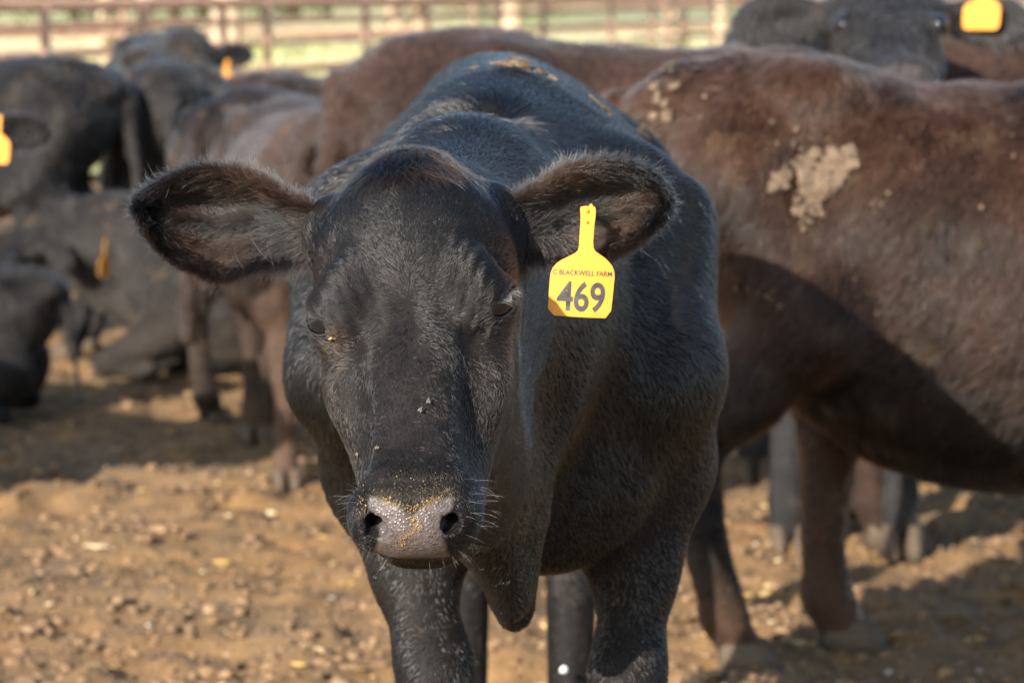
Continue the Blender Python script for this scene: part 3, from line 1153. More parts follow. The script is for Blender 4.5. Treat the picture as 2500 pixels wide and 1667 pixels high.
def herd_cow(label, pos, rz, scale, col_a, col_b, patch=0.5, poll=(1.02, 0, 1.22), face=(0.62, 0, -0.78), facen=None, belly=0.0, lying=False,
             feet=None, h=0.014, mud=0.25, seed=1.0, ears_up=0.0, dip=0.0, hair=26000, name='cow'):
    """one animal; local x forward, z up, sized for 1.25 m at the hips, then scaled"""
    S = scale
    dz = -0.47 if lying else 0.0
    fl = Field((-1.15, -0.55, -0.02), (1.75, 0.55, 1.62 if not lying else 1.2), h / S)
    ex, ey, ez = X3
    fl.add(loft((0, 0, dz), ey, ez, ex, [-0.83, -0.72, -0.50, -0.20, 0.15, 0.42, 0.60, 0.70],
                [0.05, 0.17, 0.245, 0.285, 0.29, 0.245, 0.165, 0.05],
                [1.13, 1.215, 1.245 - dip * 0.3, 1.205 - dip, 1.205 - dip, 1.235 - dip, 1.16, 1.02],
                [0.97, 0.82, 0.64 - belly * 0.6, 0.55 - belly, 0.53 - belly, 0.58 - belly * 0.5, 0.68, 0.86],
                [1.06, 1.02, 0.96, 0.90, 0.88, 0.90, 0.92, 0.95], pf=2.1, pb=2.05), 0.05)
    for sg in (-1, 1):
        fl.add(ellipsoid((-0.47, 0.17 * sg, 1.165 + dz), (0.085, 0.06, 0.045)), 0.07)
        fl.add(ellipsoid((-0.76, 0.08 * sg, 1.12 + dz), (0.07, 0.05, 0.05)), 0.05)
    poll = np.asarray(poll, float)
    if lying:
        poll = poll + np.array([0, 0, dz])
    a = norm(face)
    n = np.array([0.55, 0, 0.83]) if facen is None else np.asarray(facen, float)
    n = norm(n - a * (n @ a))
    s = np.cross(a, n)
    nb = poll - n * 0.10 + a * 0.04
    mid = (nb * 0.5 + np.array([0.50, 0, 1.02 + dz]) * 0.5)
    fl.add(capsule((0.45, 0, 0.98 + dz), mid, 0.22, 0.165, ey, 0.8), 0.08)
    fl.add(capsule(mid, nb, 0.165, 0.115, None, 1), 0.07)
    fl.add(capsule((0.58, 0, 0.70 + dz), nb + a * 0.06 - n * 0.05, 0.07, 0.06), 0.08)
    o = poll + a * 0.20
    fl.add(loft(o, s, n, a, [-0.215, -0.195, -0.15, -0.09, -0.02, 0.05, 0.12, 0.20, 0.255],
                [0.02, 0.055, 0.092, 0.102, 0.100, 0.089, 0.070, 0.058, 0.03],
                [-0.06, -0.034, -0.010, 0.003, 0.002, -0.004, -0.008, -0.016, -0.035],
                [-0.09, -0.13, -0.16, -0.19, -0.21, -0.21, -0.18, -0.12, -0.09],
                [-0.075] * 9, pf=2.4, pb=2.0), 0.03)
    mz = o + a * 0.24 - n * 0.045
    fl.add(ellipsoid(mz, (0.062, 0.055, 0.05), np.array([s, n, a]), p=2.5), 0.03)
    for sg in (-1, 1):
        fl.add(ellipsoid(o + s * 0.080 * sg - n * 0.030, (0.030, 0.030, 0.036), np.array([s, n, a])), 0.025)
        nos = mz + s * 0.03 * sg + a * 0.034 + n * 0.030
        fl.sub(ellipsoid(nos, (0.010, 0.014, 0.016), np.array([s, n, a])), 0.006)
        # ear: flat leaf, hollowed in front
        er = poll + s * 0.085 * sg + a * 0.075 - n * 0.065
        ed = norm(s * sg + np.array([0, 0, ears_up]) - n * 0.10)
        fwd_ = norm((n + a) * np.array([1, 1, 0.15]))
        ew = norm(np.cross(ed, fwd_))
        en = np.cross(ed, ew)
        en = en if en @ fwd_ > 0 else -en
        ax_ = np.array([ed, ew, en])
        fl.add(capsule(er, er + ed * 0.07, 0.035, 0.028), 0.03)
        fl.add(ellipsoid(er + ed * 0.135, (0.100, 0.058, 0.024), ax_), 0.015)
        fl.sub(ellipsoid(er + ed * 0.140 + en * 0.022, (0.080, 0.040, 0.026), ax_), 0.008)
    hooves = []
    if not lying:
        ft = feet or {}
        for i, (fx, fy) in enumerate(((0.44, 0.13), (0.44, -0.13), (-0.66, 0.13), (-0.66, -0.13))):
            dx, dy = ft.get(i, (0, 0))
            sg = 1 if fy > 0 else -1
            if i < 2:
                ch = [((0.44, 0.16 * sg, 0.88), 0.13), ((0.42 + dx * 0.2, 0.16 * sg, 0.64), 0.088), ((fx + dx * 0.6, fy + dy * 0.6, 0.37), 0.050),
                      ((fx + dx * 0.85, fy + dy, 0.20), 0.034), ((fx + dx * 0.95, fy + dy, 0.12), 0.040), ((fx + dx + 0.03, fy + dy, 0.055), 0.042)]
            else:
                ch = [((-0.60, 0.13 * sg, 1.00), 0.155), ((-0.47 + dx * 0.25, 0.165 * sg, 0.74), 0.125), ((-0.62 + dx * 0.75, 0.15 * sg, 0.58), 0.080), ((-0.73 + dx * 1.25, fy + dy * 0.6, 0.46), 0.054),
                      ((-0.70 + dx * 1.12, fy + dy, 0.25), 0.034), ((fx + dx * 0.98, fy + dy, 0.12), 0.043), ((fx + dx + 0.03, fy + dy, 0.055), 0.042)]
            for (p, r), (q, t) in zip(ch[:-1], ch[1:]):
                fl.add(capsule(p, q, r, t), 0.045 if r > 0.07 else 0.025)
            hooves.append((fx + dx + 0.035, fy + dy))
        fl.add(capsule((-0.84, 0, 1.12), (-0.90, 0, 0.62), 0.032, 0.016), 0.03)
        fl.add(capsule((-0.90, 0, 0.62), (-0.88, 0.01, 0.36), 0.022, 0.034), 0.02)
    else:
        for sg in (-1, 1):
            fl.add(capsule((0.42, 0.17 * sg, 0.22), (0.70, 0.17 * sg, 0.07), 0.10, 0.055), 0.04)
            fl.add(capsule((0.70, 0.17 * sg, 0.06), (0.50, 0.20 * sg, 0.05), 0.05, 0.035), 0.02)
            fl.add(capsule((-0.55, 0.20 * sg, 0.25), (-0.20, 0.28 * sg, 0.12), 0.17, 0.11), 0.05)
            fl.add(capsule((-0.20, 0.30 * sg, 0.09), (-0.60, 0.34 * sg, 0.06), 0.07, 0.04), 0.03)
        fl.add(capsule((-0.84, 0, 0.62), (-0.92, 0.06, 0.12), 0.03, 0.02), 0.03)
    V, Q = surface(fl)
    V = laplacian(V, Q, 2, 0.4)
    N_ = vnormals(V, Q)
    rib = np.sin(V[:, 0] * 2 * math.pi / 0.085 + 1.5 * V[:, 2]) * np.clip(1 - ((V[:, 0] - 0.05) / 0.35)**2, 0, 1) * np.clip(1 - ((V[:, 2] - 0.92 - dz) / 0.25)**2, 0, 1)
    V = V + N_ * (0.005 * fbm(V, 9, 3, seed) + 0.010 * fbm(V, 4.0, 2, seed + 2) + 0.003 * rib)[:, None]
    root = empty(name, label, 'cow', pos, rz, 'cattle in the yard')
    root.scale = (S, S, S)
    me_ = mesh('cow_body', V, Q)
    k = np.clip(0.5 + patch * fbm(V, 2.6, 4, seed), 0, 1)[:, None]
    c = np.asarray(col_a) * (1 - k) + np.asarray(col_b) * k
    sp = np.clip((fbm(V, 16, 3, seed + 4) - 0.75) / 0.25, 0, 1) * mud                     # caked spots
    low = np.clip((0.50 - V[:, 2]) / 0.4, 0, 1) * np.clip(0.5 + 0.8 * fbm(V, 9, 3, seed + 9), 0, 1) * (0.7 if not lying else 0.3) * min(1, max(0.0, mud - 0.1) * 5)
    m = np.clip(np.maximum(sp, low * 0.45), 0, 1)[:, None]
    c = c * (1 - m) + np.array([0.17, 0.115, 0.07]) * m
    # inside of the ears and nose darker, bare muzzle
    q = V - mz
    qa = q @ a
    nose_ = (np.clip((qa - 0.012) / 0.012, 0, 1) * (np.linalg.norm(q, axis=1) < 0.075))[:, None]
    c = c * (1 - nose_) + np.array([0.06, 0.05, 0.05]) * nose_
    vattr(me_, 'coat', np.concatenate([c, np.ones((len(V), 1))], 1), 'FLOAT_COLOR')
    obj('body', me_, herd_mat, root)
    for sg in (-1, 1):
        e = obj('eye', eyeball(), None, root)
        e.location = o + s * 0.0985 * sg - n * 0.022 + a * 0.006
        e.scale = (0.022,) * 3
    for x, y in hooves:
        hf = obj('hoof', HOOF, None, root)
        hf.location = (x, y, 0.0)
    if hair:
        R = Matrix.Rotation(rz, 3, 'Z')
        wp = (np.array(R) @ (V.T * S)).T + np.asarray(pos)
        tw = -(wp - np.array([0, 0, CAM_H]))
        tw /= np.linalg.norm(tw, axis=1, keepdims=True)
        fc = np.einsum('ij,ij->i', tw, (np.array(R) @ N_.T).T)
        p, nn, tri, bc = sample(V, N_, Q, hair, np.clip((fc + 0.4) / 0.5, 0.0, 1), 90 + int(seed))
        r_ = np.random.default_rng(int(seed))
        d = np.zeros((hair, 3))
        d[:, 0], d[:, 2] = -0.55, -0.85
        d = tangent(d + r_.normal(0, 0.18, (hair, 3)) + 0.55 * np.stack([fbm(p, 9, 3, kk + seed) for kk in (1., 2., 3.)], 1), nn)
        hc = np.einsum('ij,ijk->ik', bc, c[tri]) * np.exp(r_.normal(0, 0.35, hair))[:, None]
        hair_object('coat', p, d, nn, (0.030 * (0.6 + 0.8 * r_.random(hair)) * np.clip(p[:, 2] / 0.55, 0.3, 1.0)), np.clip(0.3 + r_.normal(0, 0.12, hair), 0.08, 0.8), 0.0007 * max(1.0, math.hypot(pos[0], pos[1]) / 7.5), hc * 0.8, root, np.zeros(3), curl=0.2, seed=int(seed) + 5, mat=herd_hair)
    info = dict(V=V, N=N_, Q=Q, o=o, s=s, n=n, a=a, poll=poll, root=root, S=S, rz=rz, pos=np.asarray(pos, float))
    return info


for m_ in (HOOF,):
    m_.materials.append(hoof_mat)


def to_world(info, p):
    c, s_ = math.cos(info['rz']), math.sin(info['rz'])
    p = np.asarray(p) * info['S']
    return np.array([c * p[0] - s_ * p[1], s_ * p[0] + c * p[1], p[2]]) + info['pos']


R_ = math.radians
BLACK_A, BLACK_B = (0.012, 0.0115, 0.012), (0.022, 0.020, 0.020)
GREY_A, GREY_B = (0.013, 0.0125, 0.0125), (0.032, 0.028, 0.026)
BROWN_A, BROWN_B = (0.022, 0.016, 0.014), (0.085, 0.048, 0.031)

herd = {}
herd['flank'] = herd_cow('dusty brown-black cow seen side-on at right with a dried mud cake on its flank', (1.09, 6.75, 0), 0.0, 1.035, (0.0090, 0.0068, 0.0062), (0.046, 0.0235, 0.0150),
                         patch=1.0, belly=0.175, dip=0.045, feet={2: (0.26, 0.0), 3: (0.03, 0.03), 0: (0.1, 0), 1: (-0.05, 0)}, h=0.012, mud=0.2, seed=3.0, hair=90000)
herd['behind'] = herd_cow('brown cow standing right behind the tagged black cow, only its back and rump showing', (0.44, 8.3, 0), R_(4), 1.045, (0.018, 0.012, 0.010), (0.060, 0.034, 0.025),
                          mud=0.1, seed=7.0)
herd['turned'] = herd_cow('brown cow standing just left of the near cow, behind its raised ear', (-0.60, 9.62, 0), R_(-80), 0.86, (0.030, 0.020, 0.016), (0.085, 0.052, 0.038),
                          poll=(0.80, 0.14, 1.26), face=(0.55, 0.30, -0.75), facen=(0.75, 0.35, 0.6), ears_up=-0.25, seed=9.0)
herd['rear'] = herd_cow('grey-brown cow seen from behind with dung spots and pinkish lit hocks', (-0.58, 10.92, 0), R_(56), 0.875, (0.016, 0.013, 0.012), (0.050, 0.033, 0.027), mud=0.6,
                        feet={2: (0.02, 0.0), 3: (0.05, -0.02)}, seed=11.0)
herd['facing'] = herd_cow('dark grey cow by the fence facing the camera, yellow tag in its ear', (-1.62, 15.45, 0), R_(-80), 0.97, GREY_A, GREY_B,
                          poll=(1.0, 0.02, 1.25), face=(0.55, 0.1, -0.8), facen=(0.8, 0.1, 0.55), h=0.016, seed=13.0)
herd['black_left'] = herd_cow('black cow standing side-on at the far left, behind the resting cow', (-2.25, 12.65, 0), R_(172), 0.93, BLACK_A, BLACK_B, seed=15.0, h=0.016, mud=0.1)
herd['grey_mid'] = herd_cow('dusty grey cow with its rump to the camera, wedged left of the dung-spotted one', (-1.40, 13.35, 0), R_(97), 0.90, GREY_A, (0.040, 0.034, 0.031), seed=29.0, h=0.016, mud=0.35)
herd['edge'] = herd_cow('black cow cut off by the left edge, only its ear side and yellow tag showing', (-2.36, 8.45, 0), R_(-12), 0.95, BLACK_A, BLACK_B,
                        poll=(0.98, -0.02, 1.20), face=(0.25, -0.55, -0.80), facen=(0.3, -0.8, 0.5), seed=17.0)
herd['resting'] = herd_cow('grey cow resting on the ground with its head raised and turned left', (-0.80, 11.75, 0), R_(168), 0.92, GREY_A, GREY_B,
                           poll=(0.98, 0.06, 1.13), face=(0.70, 0.35, -0.60), facen=(0.45, 0.6, 0.62), lying=True, seed=19.0)
herd['calf'] = herd_cow('dark calf lying curled low on the dirt at the left edge', (-2.02, 10.75, 0), R_(176), 0.66, BLACK_A, BLACK_B, lying=True, seed=21.0, mud=0.1)
herd['watching'] = herd_cow('black cow watching over the back of the brown one, face cut by the top edge', (0.835, 8.62, 0), R_(-90), 1.08, BLACK_A, (0.035, 0.033, 0.034),
                            poll=(0.93, 0.02, 1.335), face=(0.88, 0, -0.42), facen=(0.45, 0, 0.9), seed=23.0, mud=0.1)
herd['black_right'] = herd_cow('black cow side-on behind the watching cow at the upper right', (1.78, 11.0, 0), R_(6), 1.02, BLACK_A, (0.03, 0.03, 0.033), seed=25.0, h=0.016, mud=0.1)
herd['far_back'] = herd_cow('dark brown cow in the gap by the fence, only its back line visible', (-0.55, 13.7, 0), R_(-3), 0.86, BROWN_A, (0.05, 0.034, 0.026), seed=27.0, h=0.016)

# ================================================================== ground
def dirt_material():
    t = NT('dirt')
    v = t.coords()
    n1 = t.noise(1.3, 6, 0.6, v)
    n2 = t.noise(11, 6, 0.65, v)
    n3 = t.noise(70, 4, 0.6, v)
    c1 = t.ramp(n2, [(0.30, (0.080, 0.044, 0.018)), (0.52, (0.212, 0.116, 0.043)), (0.72, (0.32, 0.183, 0.073))])
    c2 = t.mix(t.ramp(n1, [(0.42, (0, 0, 0)), (0.70, (0.7, 0.7, 0.7))]), c1, (0.16, 0.110, 0.060))
    c3 = t.mix(t.ramp(n3, [(0.60, (0, 0, 0)), (0.72, (0.8, 0.8, 0.8))]), c2, (0.40, 0.26, 0.13))
    t.l(c3, t.b.inputs['Base Color'])
    t.set(Roughness=0.95)
    t.bump(n3, 0.6, 0.01)
    return t.m


dirt = dirt_material()
xs = np.concatenate([-np.geomspace(900, 3.3, 26), np.arange(-3.2, 3.25, 0.035), np.geomspace(3.3, 900, 26)])
ys = np.concatenate([[-300, -60, -12, -2, 2, 3.6], np.arange(4.4, 13.5, 0.035), np.geomspace(13.6, 2600, 60)])
gx, gy = np.meshgrid(xs, ys, indexing='ij')
g = np.stack([gx, gy, np.zeros_like(gx)], -1)
amp = np.clip((4 - np.abs(gx)) / 0.8, 0, 1) * np.clip((gy - 3.6) / 1.0, 0, 1) * np.clip((14 - gy) / 0.6, 0, 1)
hgt = 0.018 * fbm(g, 2.2, 3, 1.0) + 0.027 * np.clip(fbm(g, 7.0, 4, 2.0), -0.7, 1.2) + 0.012 * fbm(g, 20, 3, 3.0)
g[..., 2] = amp * (hgt - 0.012)
nx, ny = gx.shape
gi = np.arange(nx * ny).reshape(nx, ny)
gq = np.stack([gi[:-1, :-1], gi[1:, :-1], gi[1:, 1:], gi[:-1, 1:]], -1).reshape(-1, 4)
obj('ground', mesh('ground', g.reshape(-1, 3), gq), dirt, kind='structure', label='trampled brown dirt of the cattle yard')


def ico():
    t = (1 + 5**0.5) / 2
    v = np.array([(-1, t, 0), (1, t, 0), (-1, -t, 0), (1, -t, 0), (0, -1, t), (0, 1, t), (0, -1, -t), (0, 1, -t), (t, 0, -1), (t, 0, 1), (-t, 0, -1), (-t, 0, 1)], float)
    f = np.array([(0, 11, 5), (0, 5, 1), (0, 1, 7), (0, 7, 10), (0, 10, 11), (1, 5, 9), (5, 11, 4), (11, 10, 2), (10, 7, 6), (7, 1, 8), (3, 9, 4), (3, 4, 2), (3, 2, 6), (3, 6, 8), (3, 8, 9),
                  (4, 9, 5), (2, 4, 11), (6, 2, 10), (8, 6, 7), (9, 8, 1)])
    return v / np.linalg.norm(v[0]), f


IV, IF = ico()


def scatter(name, count, size, flat, mat, label, category, seed, xr=(-2.2, 2.4), yr=(5.2, 13.0), stretch=1.0, zoff=0.25):
    r = np.random.default_rng(seed)
    Vs, Fs = [], []
    yy = 1 / (1 / yr[0] + r.random(count) * (1 / yr[1] - 1 / yr[0]))
    xx = (xr[0] + r.random(count) * (xr[1] - xr[0])) * (0.35 + 0.65 * yy / yr[1] * 1.2)
    sz = size * np.exp(np.clip(r.normal(0, 0.5, count), -1.2, 0.9))
    v = IV[None] * (1 + 0.35 * r.normal(0, 0.6, (count, 12, 1)))
    v = v * np.array([stretch, 1, flat]) * sz[:, None, None]
    an = r.random(count) * 6.283
    c, s_ = np.cos(an)[:, None], np.sin(an)[:, None]
    v = np.stack([c * v[..., 0] - s_ * v[..., 1], s_ * v[..., 0] + c * v[..., 1], v[..., 2]], -1)
    gp = np.stack([xx, yy, np.zeros(count)], -1)
    z = 0.018 * fbm(gp, 2.2, 3, 1.0) + 0.027 * np.clip(fbm(gp, 7.0, 4, 2.0), -0.7, 1.2) + 0.012 * fbm(gp, 20, 3, 3.0) - 0.012
    gp[:, 2] = z + sz * zoff * flat
    v = v + gp[:, None]
    F_ = IF[None] + (np.arange(count) * 12)[:, None, None]
    obj(name, mesh(name, v.reshape(-1, 3), F_.reshape(-1, 3), True), mat, kind='stuff', label=label, category=category)


clod_t = NT('clod')
clod_t.l(clod_t.ramp(clod_t.noise(9, 4, 0.7, clod_t.coords()), [(0.35, (0.085, 0.052, 0.028)), (0.5, (0.20, 0.122, 0.062)), (0.68, (0.33, 0.21, 0.115))]), clod_t.b.inputs['Base Color'])
clod_t.set(Roughness=0.95)
straw_t = NT('straw')
straw_t.l(straw_t.ramp(straw_t.noise(5, 2, 0.5, straw_t.coords()), [(0.4, (0.50, 0.33, 0.10)), (0.6, (0.62, 0.50, 0.30))]), straw_t.b.inputs['Base Color'])
straw_t.set(Roughness=0.7)
peb_t = NT('pale_pebble')
peb_t.set(Base_Color=(0.46, 0.40, 0.33, 1), Roughness=0.8)
scatter('dirt_clods', 12000, 0.0055, 0.65, clod_t.m, 'crumbled brown clods lying all over the yard dirt', 'clods', 5)
scatter('dirt_clods', 9000, 0.0085, 0.6, clod_t.m, 'medium crumbs of trodden dirt between the hooves', 'clods', 16)
scatter('dirt_clods', 1500, 0.011, 0.5, clod_t.m, 'larger lumps of trodden dung and dirt on the yard', 'clods', 6)
scatter('straw_bits', 900, 0.0045, 0.5, straw_t.m, 'yellow bits of straw and spilt corn on the dirt', 'straw', 7, stretch=2.6, zoff=1.0)
scatter('pale_pebbles', 90, 0.0050, 0.7, peb_t.m, 'small pale pebbles strewn on the brown dirt', 'pebbles', 8, zoff=0.8)

# ================================================================== pasture beyond the yard
past_t = NT('pasture')
pv = past_t.coords((1, 0.35, 1))
pn = past_t.noise(0.09, 4, 0.6, pv)
past_t.l(past_t.ramp(pn, [(0.38, (0.26, 0.32, 0.08)), (0.47, (0.50, 0.47, 0.20)), (0.58, (0.60, 0.54, 0.31))]), past_t.b.inputs['Base Color'])
past_t.set(Roughness=0.95)
fx = np.concatenate([-np.geomspace(400, 6, 14), np.linspace(-5, 5, 11), np.geomspace(6, 400, 14)])
fy = np.geomspace(24, 420, 40)
px_, py_ = np.meshgrid(fx, fy, indexing='ij')
pz_ = 0.02 + 0.05 * np.clip(vnoise(px_ * 0.1, py_ * 0.1, px_ * 0), -1, 1) * np.clip((py_ - 24) / 20, 0, 1)
pi_ = np.arange(px_.size).reshape(px_.shape)
pq = np.stack([pi_[:-1, :-1], pi_[1:, :-1], pi_[1:, 1:], pi_[:-1, 1:]], -1).reshape(-1, 4)
obj('pasture', mesh('pasture', np.stack([px_, py_, pz_ + 0.06], -1).reshape(-1, 3), pq), past_t.m, kind='structure', label='dry yellow pasture with green patches beyond the fence')


def grass_tufts(seed):
    r = np.random.default_rng(seed)
    n = 9000
    y = np.exp(r.uniform(math.log(25), math.log(120), n))
    x = r.uniform(-0.22, 0.26, n) * y
    hgt_ = 0.12 + 0.22 * r.random(n)
    an = r.random(n) * 3.14
    w = 0.02 + 0.03 * r.random(n)
    lean = r.normal(0, 0.08, (n, 2))
    b = np.stack([x, y, np.full(n, 0.06)], -1)
    dx = np.stack([np.cos(an) * w, np.sin(an) * w, np.zeros(n)], -1)
    tp = b + np.concatenate([lean, hgt_[:, None]], 1)
    V = np.stack([b - dx, b + dx, tp], 1).reshape(-1, 3)
    return V, np.arange(3 * n).reshape(-1, 3)


tv, tf = grass_tufts(3)
gr_t = NT('dry_grass')
gr_t.l(gr_t.ramp(gr_t.noise(0.09, 4, 0.6, gr_t.coords((1, 0.35, 1))), [(0.34, (0.24, 0.29, 0.07)), (0.44, (0.50, 0.43, 0.19)), (0.56, (0.62, 0.51, 0.31))]), gr_t.b.inputs['Base Color'])
gr_t.set(Roughness=0.9)
obj('pasture_grass', mesh('pasture_grass', tv, tf, False), gr_t.m, kind='stuff', label='short dry grass growing over the pasture beyond the fence', category='grass')

# ================================================================== pipe fence running away to the right
rust_t = NT('rusty_pipe')
rust_t.l(rust_t.ramp(rust_t.noise(6, 5, 0.65, rust_t.coords()), [(0.35, (0.24, 0.135, 0.09)), (0.6, (0.40, 0.25, 0.175)), (0.75, (0.50, 0.34, 0.25))]), rust_t.b.inputs['Base Color'])
rust_t.set(Roughness=0.75)
wood_t = NT('weathered_post')
wood_t.l(wood_t.ramp(wood_t.noise(4, 5, 0.6, wood_t.coords((8, 8, 0.8))), [(0.35, (0.42, 0.31, 0.19)), (0.7, (0.66, 0.53, 0.36))]), wood_t.b.inputs['Base Color'])
wood_t.set(Roughness=0.9)


def tube(p, q, r, n=10, r2=None, caps=True):
    p, q = np.asarray(p, float), np.asarray(q, float)
    d = norm(q - p)
    u = norm(np.cross(d, (0.31, 0.2, 0.93) if abs(d[2]) < 0.9 else (1, 0, 0)))
    w = np.cross(d, u)
    an = np.arange(n) * 2 * math.pi / n
    ring = np.cos(an)[:, None] * u + np.sin(an)[:, None] * w
    V = np.concatenate([p + ring * r, q + ring * (r if r2 is None else r2), [p, q]])
    F = []
    for i in range(n):
        j = (i + 1) % n
        F += [(i, j, n + j), (i, n + j, n + i)]
        if caps:
            F += [(j, i, 2 * n), (n + i, n + j, 2 * n + 1)]
    return V, np.array(F)


def fence(name, label, A, B, rails, rail_r, posts, post_r, thick, thick_r, top):
    A, B = np.asarray(A, float), np.asarray(B, float)
    f = empty(name, label, 'fence', tuple(A))
    for z, r in zip(rails, rail_r):
        V, F = tube((0, 0, z), tuple(B - A + np.array([0, 0, z])), r)
        obj('rail', mesh('rail', V, F), rust_t.m, f)
    nrm_ = norm(np.cross(B - A, (0, 0, 1)))
    for k in posts:
        c = (B - A) * k
        V, F = tube(c + nrm_ * (post_r + 0.02), c + nrm_ * (post_r + 0.02) + np.array([0, 0, top - 0.02]), post_r)
        obj('upright', mesh('upright', V, F), rust_t.m, f)
    for k in thick:
        c = (B - A) * k
        V, F = tube(c - nrm_ * (thick_r + 0.06) - np.array([0, 0, 0.1]), c - nrm_ * (thick_r + 0.06) + np.array([0, 0, top + 0.15]), thick_r, 14, thick_r * 0.92)
        obj('post', mesh('post', V, F), wood_t.m, f)
    return f


def fence_k(A, B, px):
    """parameter along AB seen at picture column px"""
    u = (px - 1250) / FPX
    d = B - A
    return (u * A[1] - A[0]) / (d[0] - u * d[1])


FA, FB = np.array([-4.95, 12.8 + 0.0, 0.0]), np.array([4.6, 55.0, 0.0])
FA, FB = np.array([-4.1, 16.0, 0.0]), np.array([5.2, 58.0, 0.0])
fence('pipe_fence', 'rusty brown pipe fence running away behind the herd', FA, FB, [1.31, 1.17, 1.0, 0.78, 0.52, 0.28], [0.045, 0.032, 0.030, 0.034, 0.034, 0.034],
      [fence_k(FA, FB, x) for x in (-120, 95, 333, 530, 640, 880, 1030, 1208, 1315, 1480, 1580, 1731, 1806)], 0.034,
      [fence_k(FA, FB, x) for x in (-260, 612, 1288, 1785)], 0.12, 1.33)
GA, GB = np.array([-9.0, 44.0, 0.0]), np.array([26.0, 74.0, 0.0])
fence('back_fence', 'second pinkish rail fence farther out in the pasture', GA, GB, [1.2, 0.8], [0.05, 0.05],
      [fence_k(GA, GB, x) for x in (300, 1150, 1620, 2150)], 0.05,
      [fence_k(GA, GB, x) for x in (285, 380, 985, 1040, 1680)], 0.14, 1.3)

# ================================================================== trees at the far edge of the pasture
bark_t = NT('bark')
bark_t.l(bark_t.ramp(bark_t.noise(8, 4, 0.6, bark_t.coords((1, 1, 0.3))), [(0.3, (0.05, 0.035, 0.025)), (0.7, (0.12, 0.09, 0.065))]), bark_t.b.inputs['Base Color'])
leaf_t = NT('leaves')
leaf_t.l(leaf_t.ramp(leaf_t.noise(0.9, 3, 0.6, leaf_t.coords()), [(0.35, (0.020, 0.045, 0.016)), (0.55, (0.050, 0.095, 0.026)), (0.75, (0.10, 0.15, 0.04))]), leaf_t.b.inputs['Base Color'])
leaf_t.set(Roughness=0.6)


def tree(label, pos, height, width, seed):
    r = np.random.default_rng(seed)
    t = empty('tree', label, 'tree', pos, 0, 'trees along the far pasture edge')
    Vs, Fs, o_ = [], [], 0
    segs = [((0, 0, -0.1), (0.05, 0, height * 0.35), 0.03 * height, 0.022 * height)]
    tips = []
    for i in range(7):
        a_ = i * 0.9 + r.random()
        st_ = np.array([0.05, 0, height * (0.12 + 0.05 * i)])
        en_ = np.array([math.cos(a_) * width * 0.30, math.sin(a_) * width * 0.30, height * (0.35 + 0.08 * i)])
        segs.append((st_, en_, 0.014 * height, 0.005 * height))
        tips.append(en_)
    for a_, b_, r1_, r2_ in segs:
        V, F = tube(a_, b_, r1_, 8, r2_)
        Vs.append(V)
        Fs.append(F + o_)
        o_ += len(V)
    obj('trunk', mesh('trunk', np.concatenate(Vs), np.concatenate(Fs)), bark_t.m, t)
    n = 2600
    cl = np.concatenate([np.array(tips), np.stack([r.normal(0, width * 0.22, 16), r.normal(0, width * 0.22, 16), r.uniform(0.10, 0.92, 16) * height], 1)])
    k = r.integers(0, len(cl), n)
    c = cl[k] + r.normal(0, 1, (n, 3)) * np.array([width * 0.13, width * 0.13, height * 0.09])
    c[:, 2] = np.maximum(c[:, 2], 0.15)
    sz = 0.16 * (0.6 + 0.8 * r.random(n))
    u = r.normal(0, 1, (n, 3))
    u /= np.linalg.norm(u, axis=1, keepdims=True)
    w = np.cross(u, r.normal(0, 1, (n, 3)))
    w /= np.linalg.norm(w, axis=1, keepdims=True)
    V = np.stack([c + u * sz[:, None], c + w * sz[:, None] * 0.6, c - u * sz[:, None], c - w * sz[:, None] * 0.6], 1).reshape(-1, 3)
    obj('crown', mesh('crown', V, np.arange(4 * n).reshape(-1, 4), False), leaf_t.m, t)
    return t


tree_spots = [(-20, 150, 9, 8, 'leafy dark tree cut by the top edge, farthest left along the pasture'), (190, 140, 7, 7, 'bushy tree above the left fence rails'),
              (430, 155, 9, 9, 'wide dark tree behind the fence left of the pale post'), (500, 165, 10, 9, 'dark tree directly behind the pale fence post'),
              (720, 150, 8, 9, 'broad tree right of the pale fence post'), (800, 170, 9, 8, 'tall tree over the hidden back of the brown cow'),
              (1230, 150, 7, 7, 'yellow-green tree beside the middle fence post'), (1350, 180, 9, 8, 'small far tree right of the middle fence post'),
              (1640, 175, 9, 8, 'far tree near the right fence post')]
for i, (px0, D, hh_, ww_, lb) in enumerate(tree_spots):
    tree(lb, ((px0 - 1250) / FPX * D, D, 0.0), hh_, ww_, 100 + i)

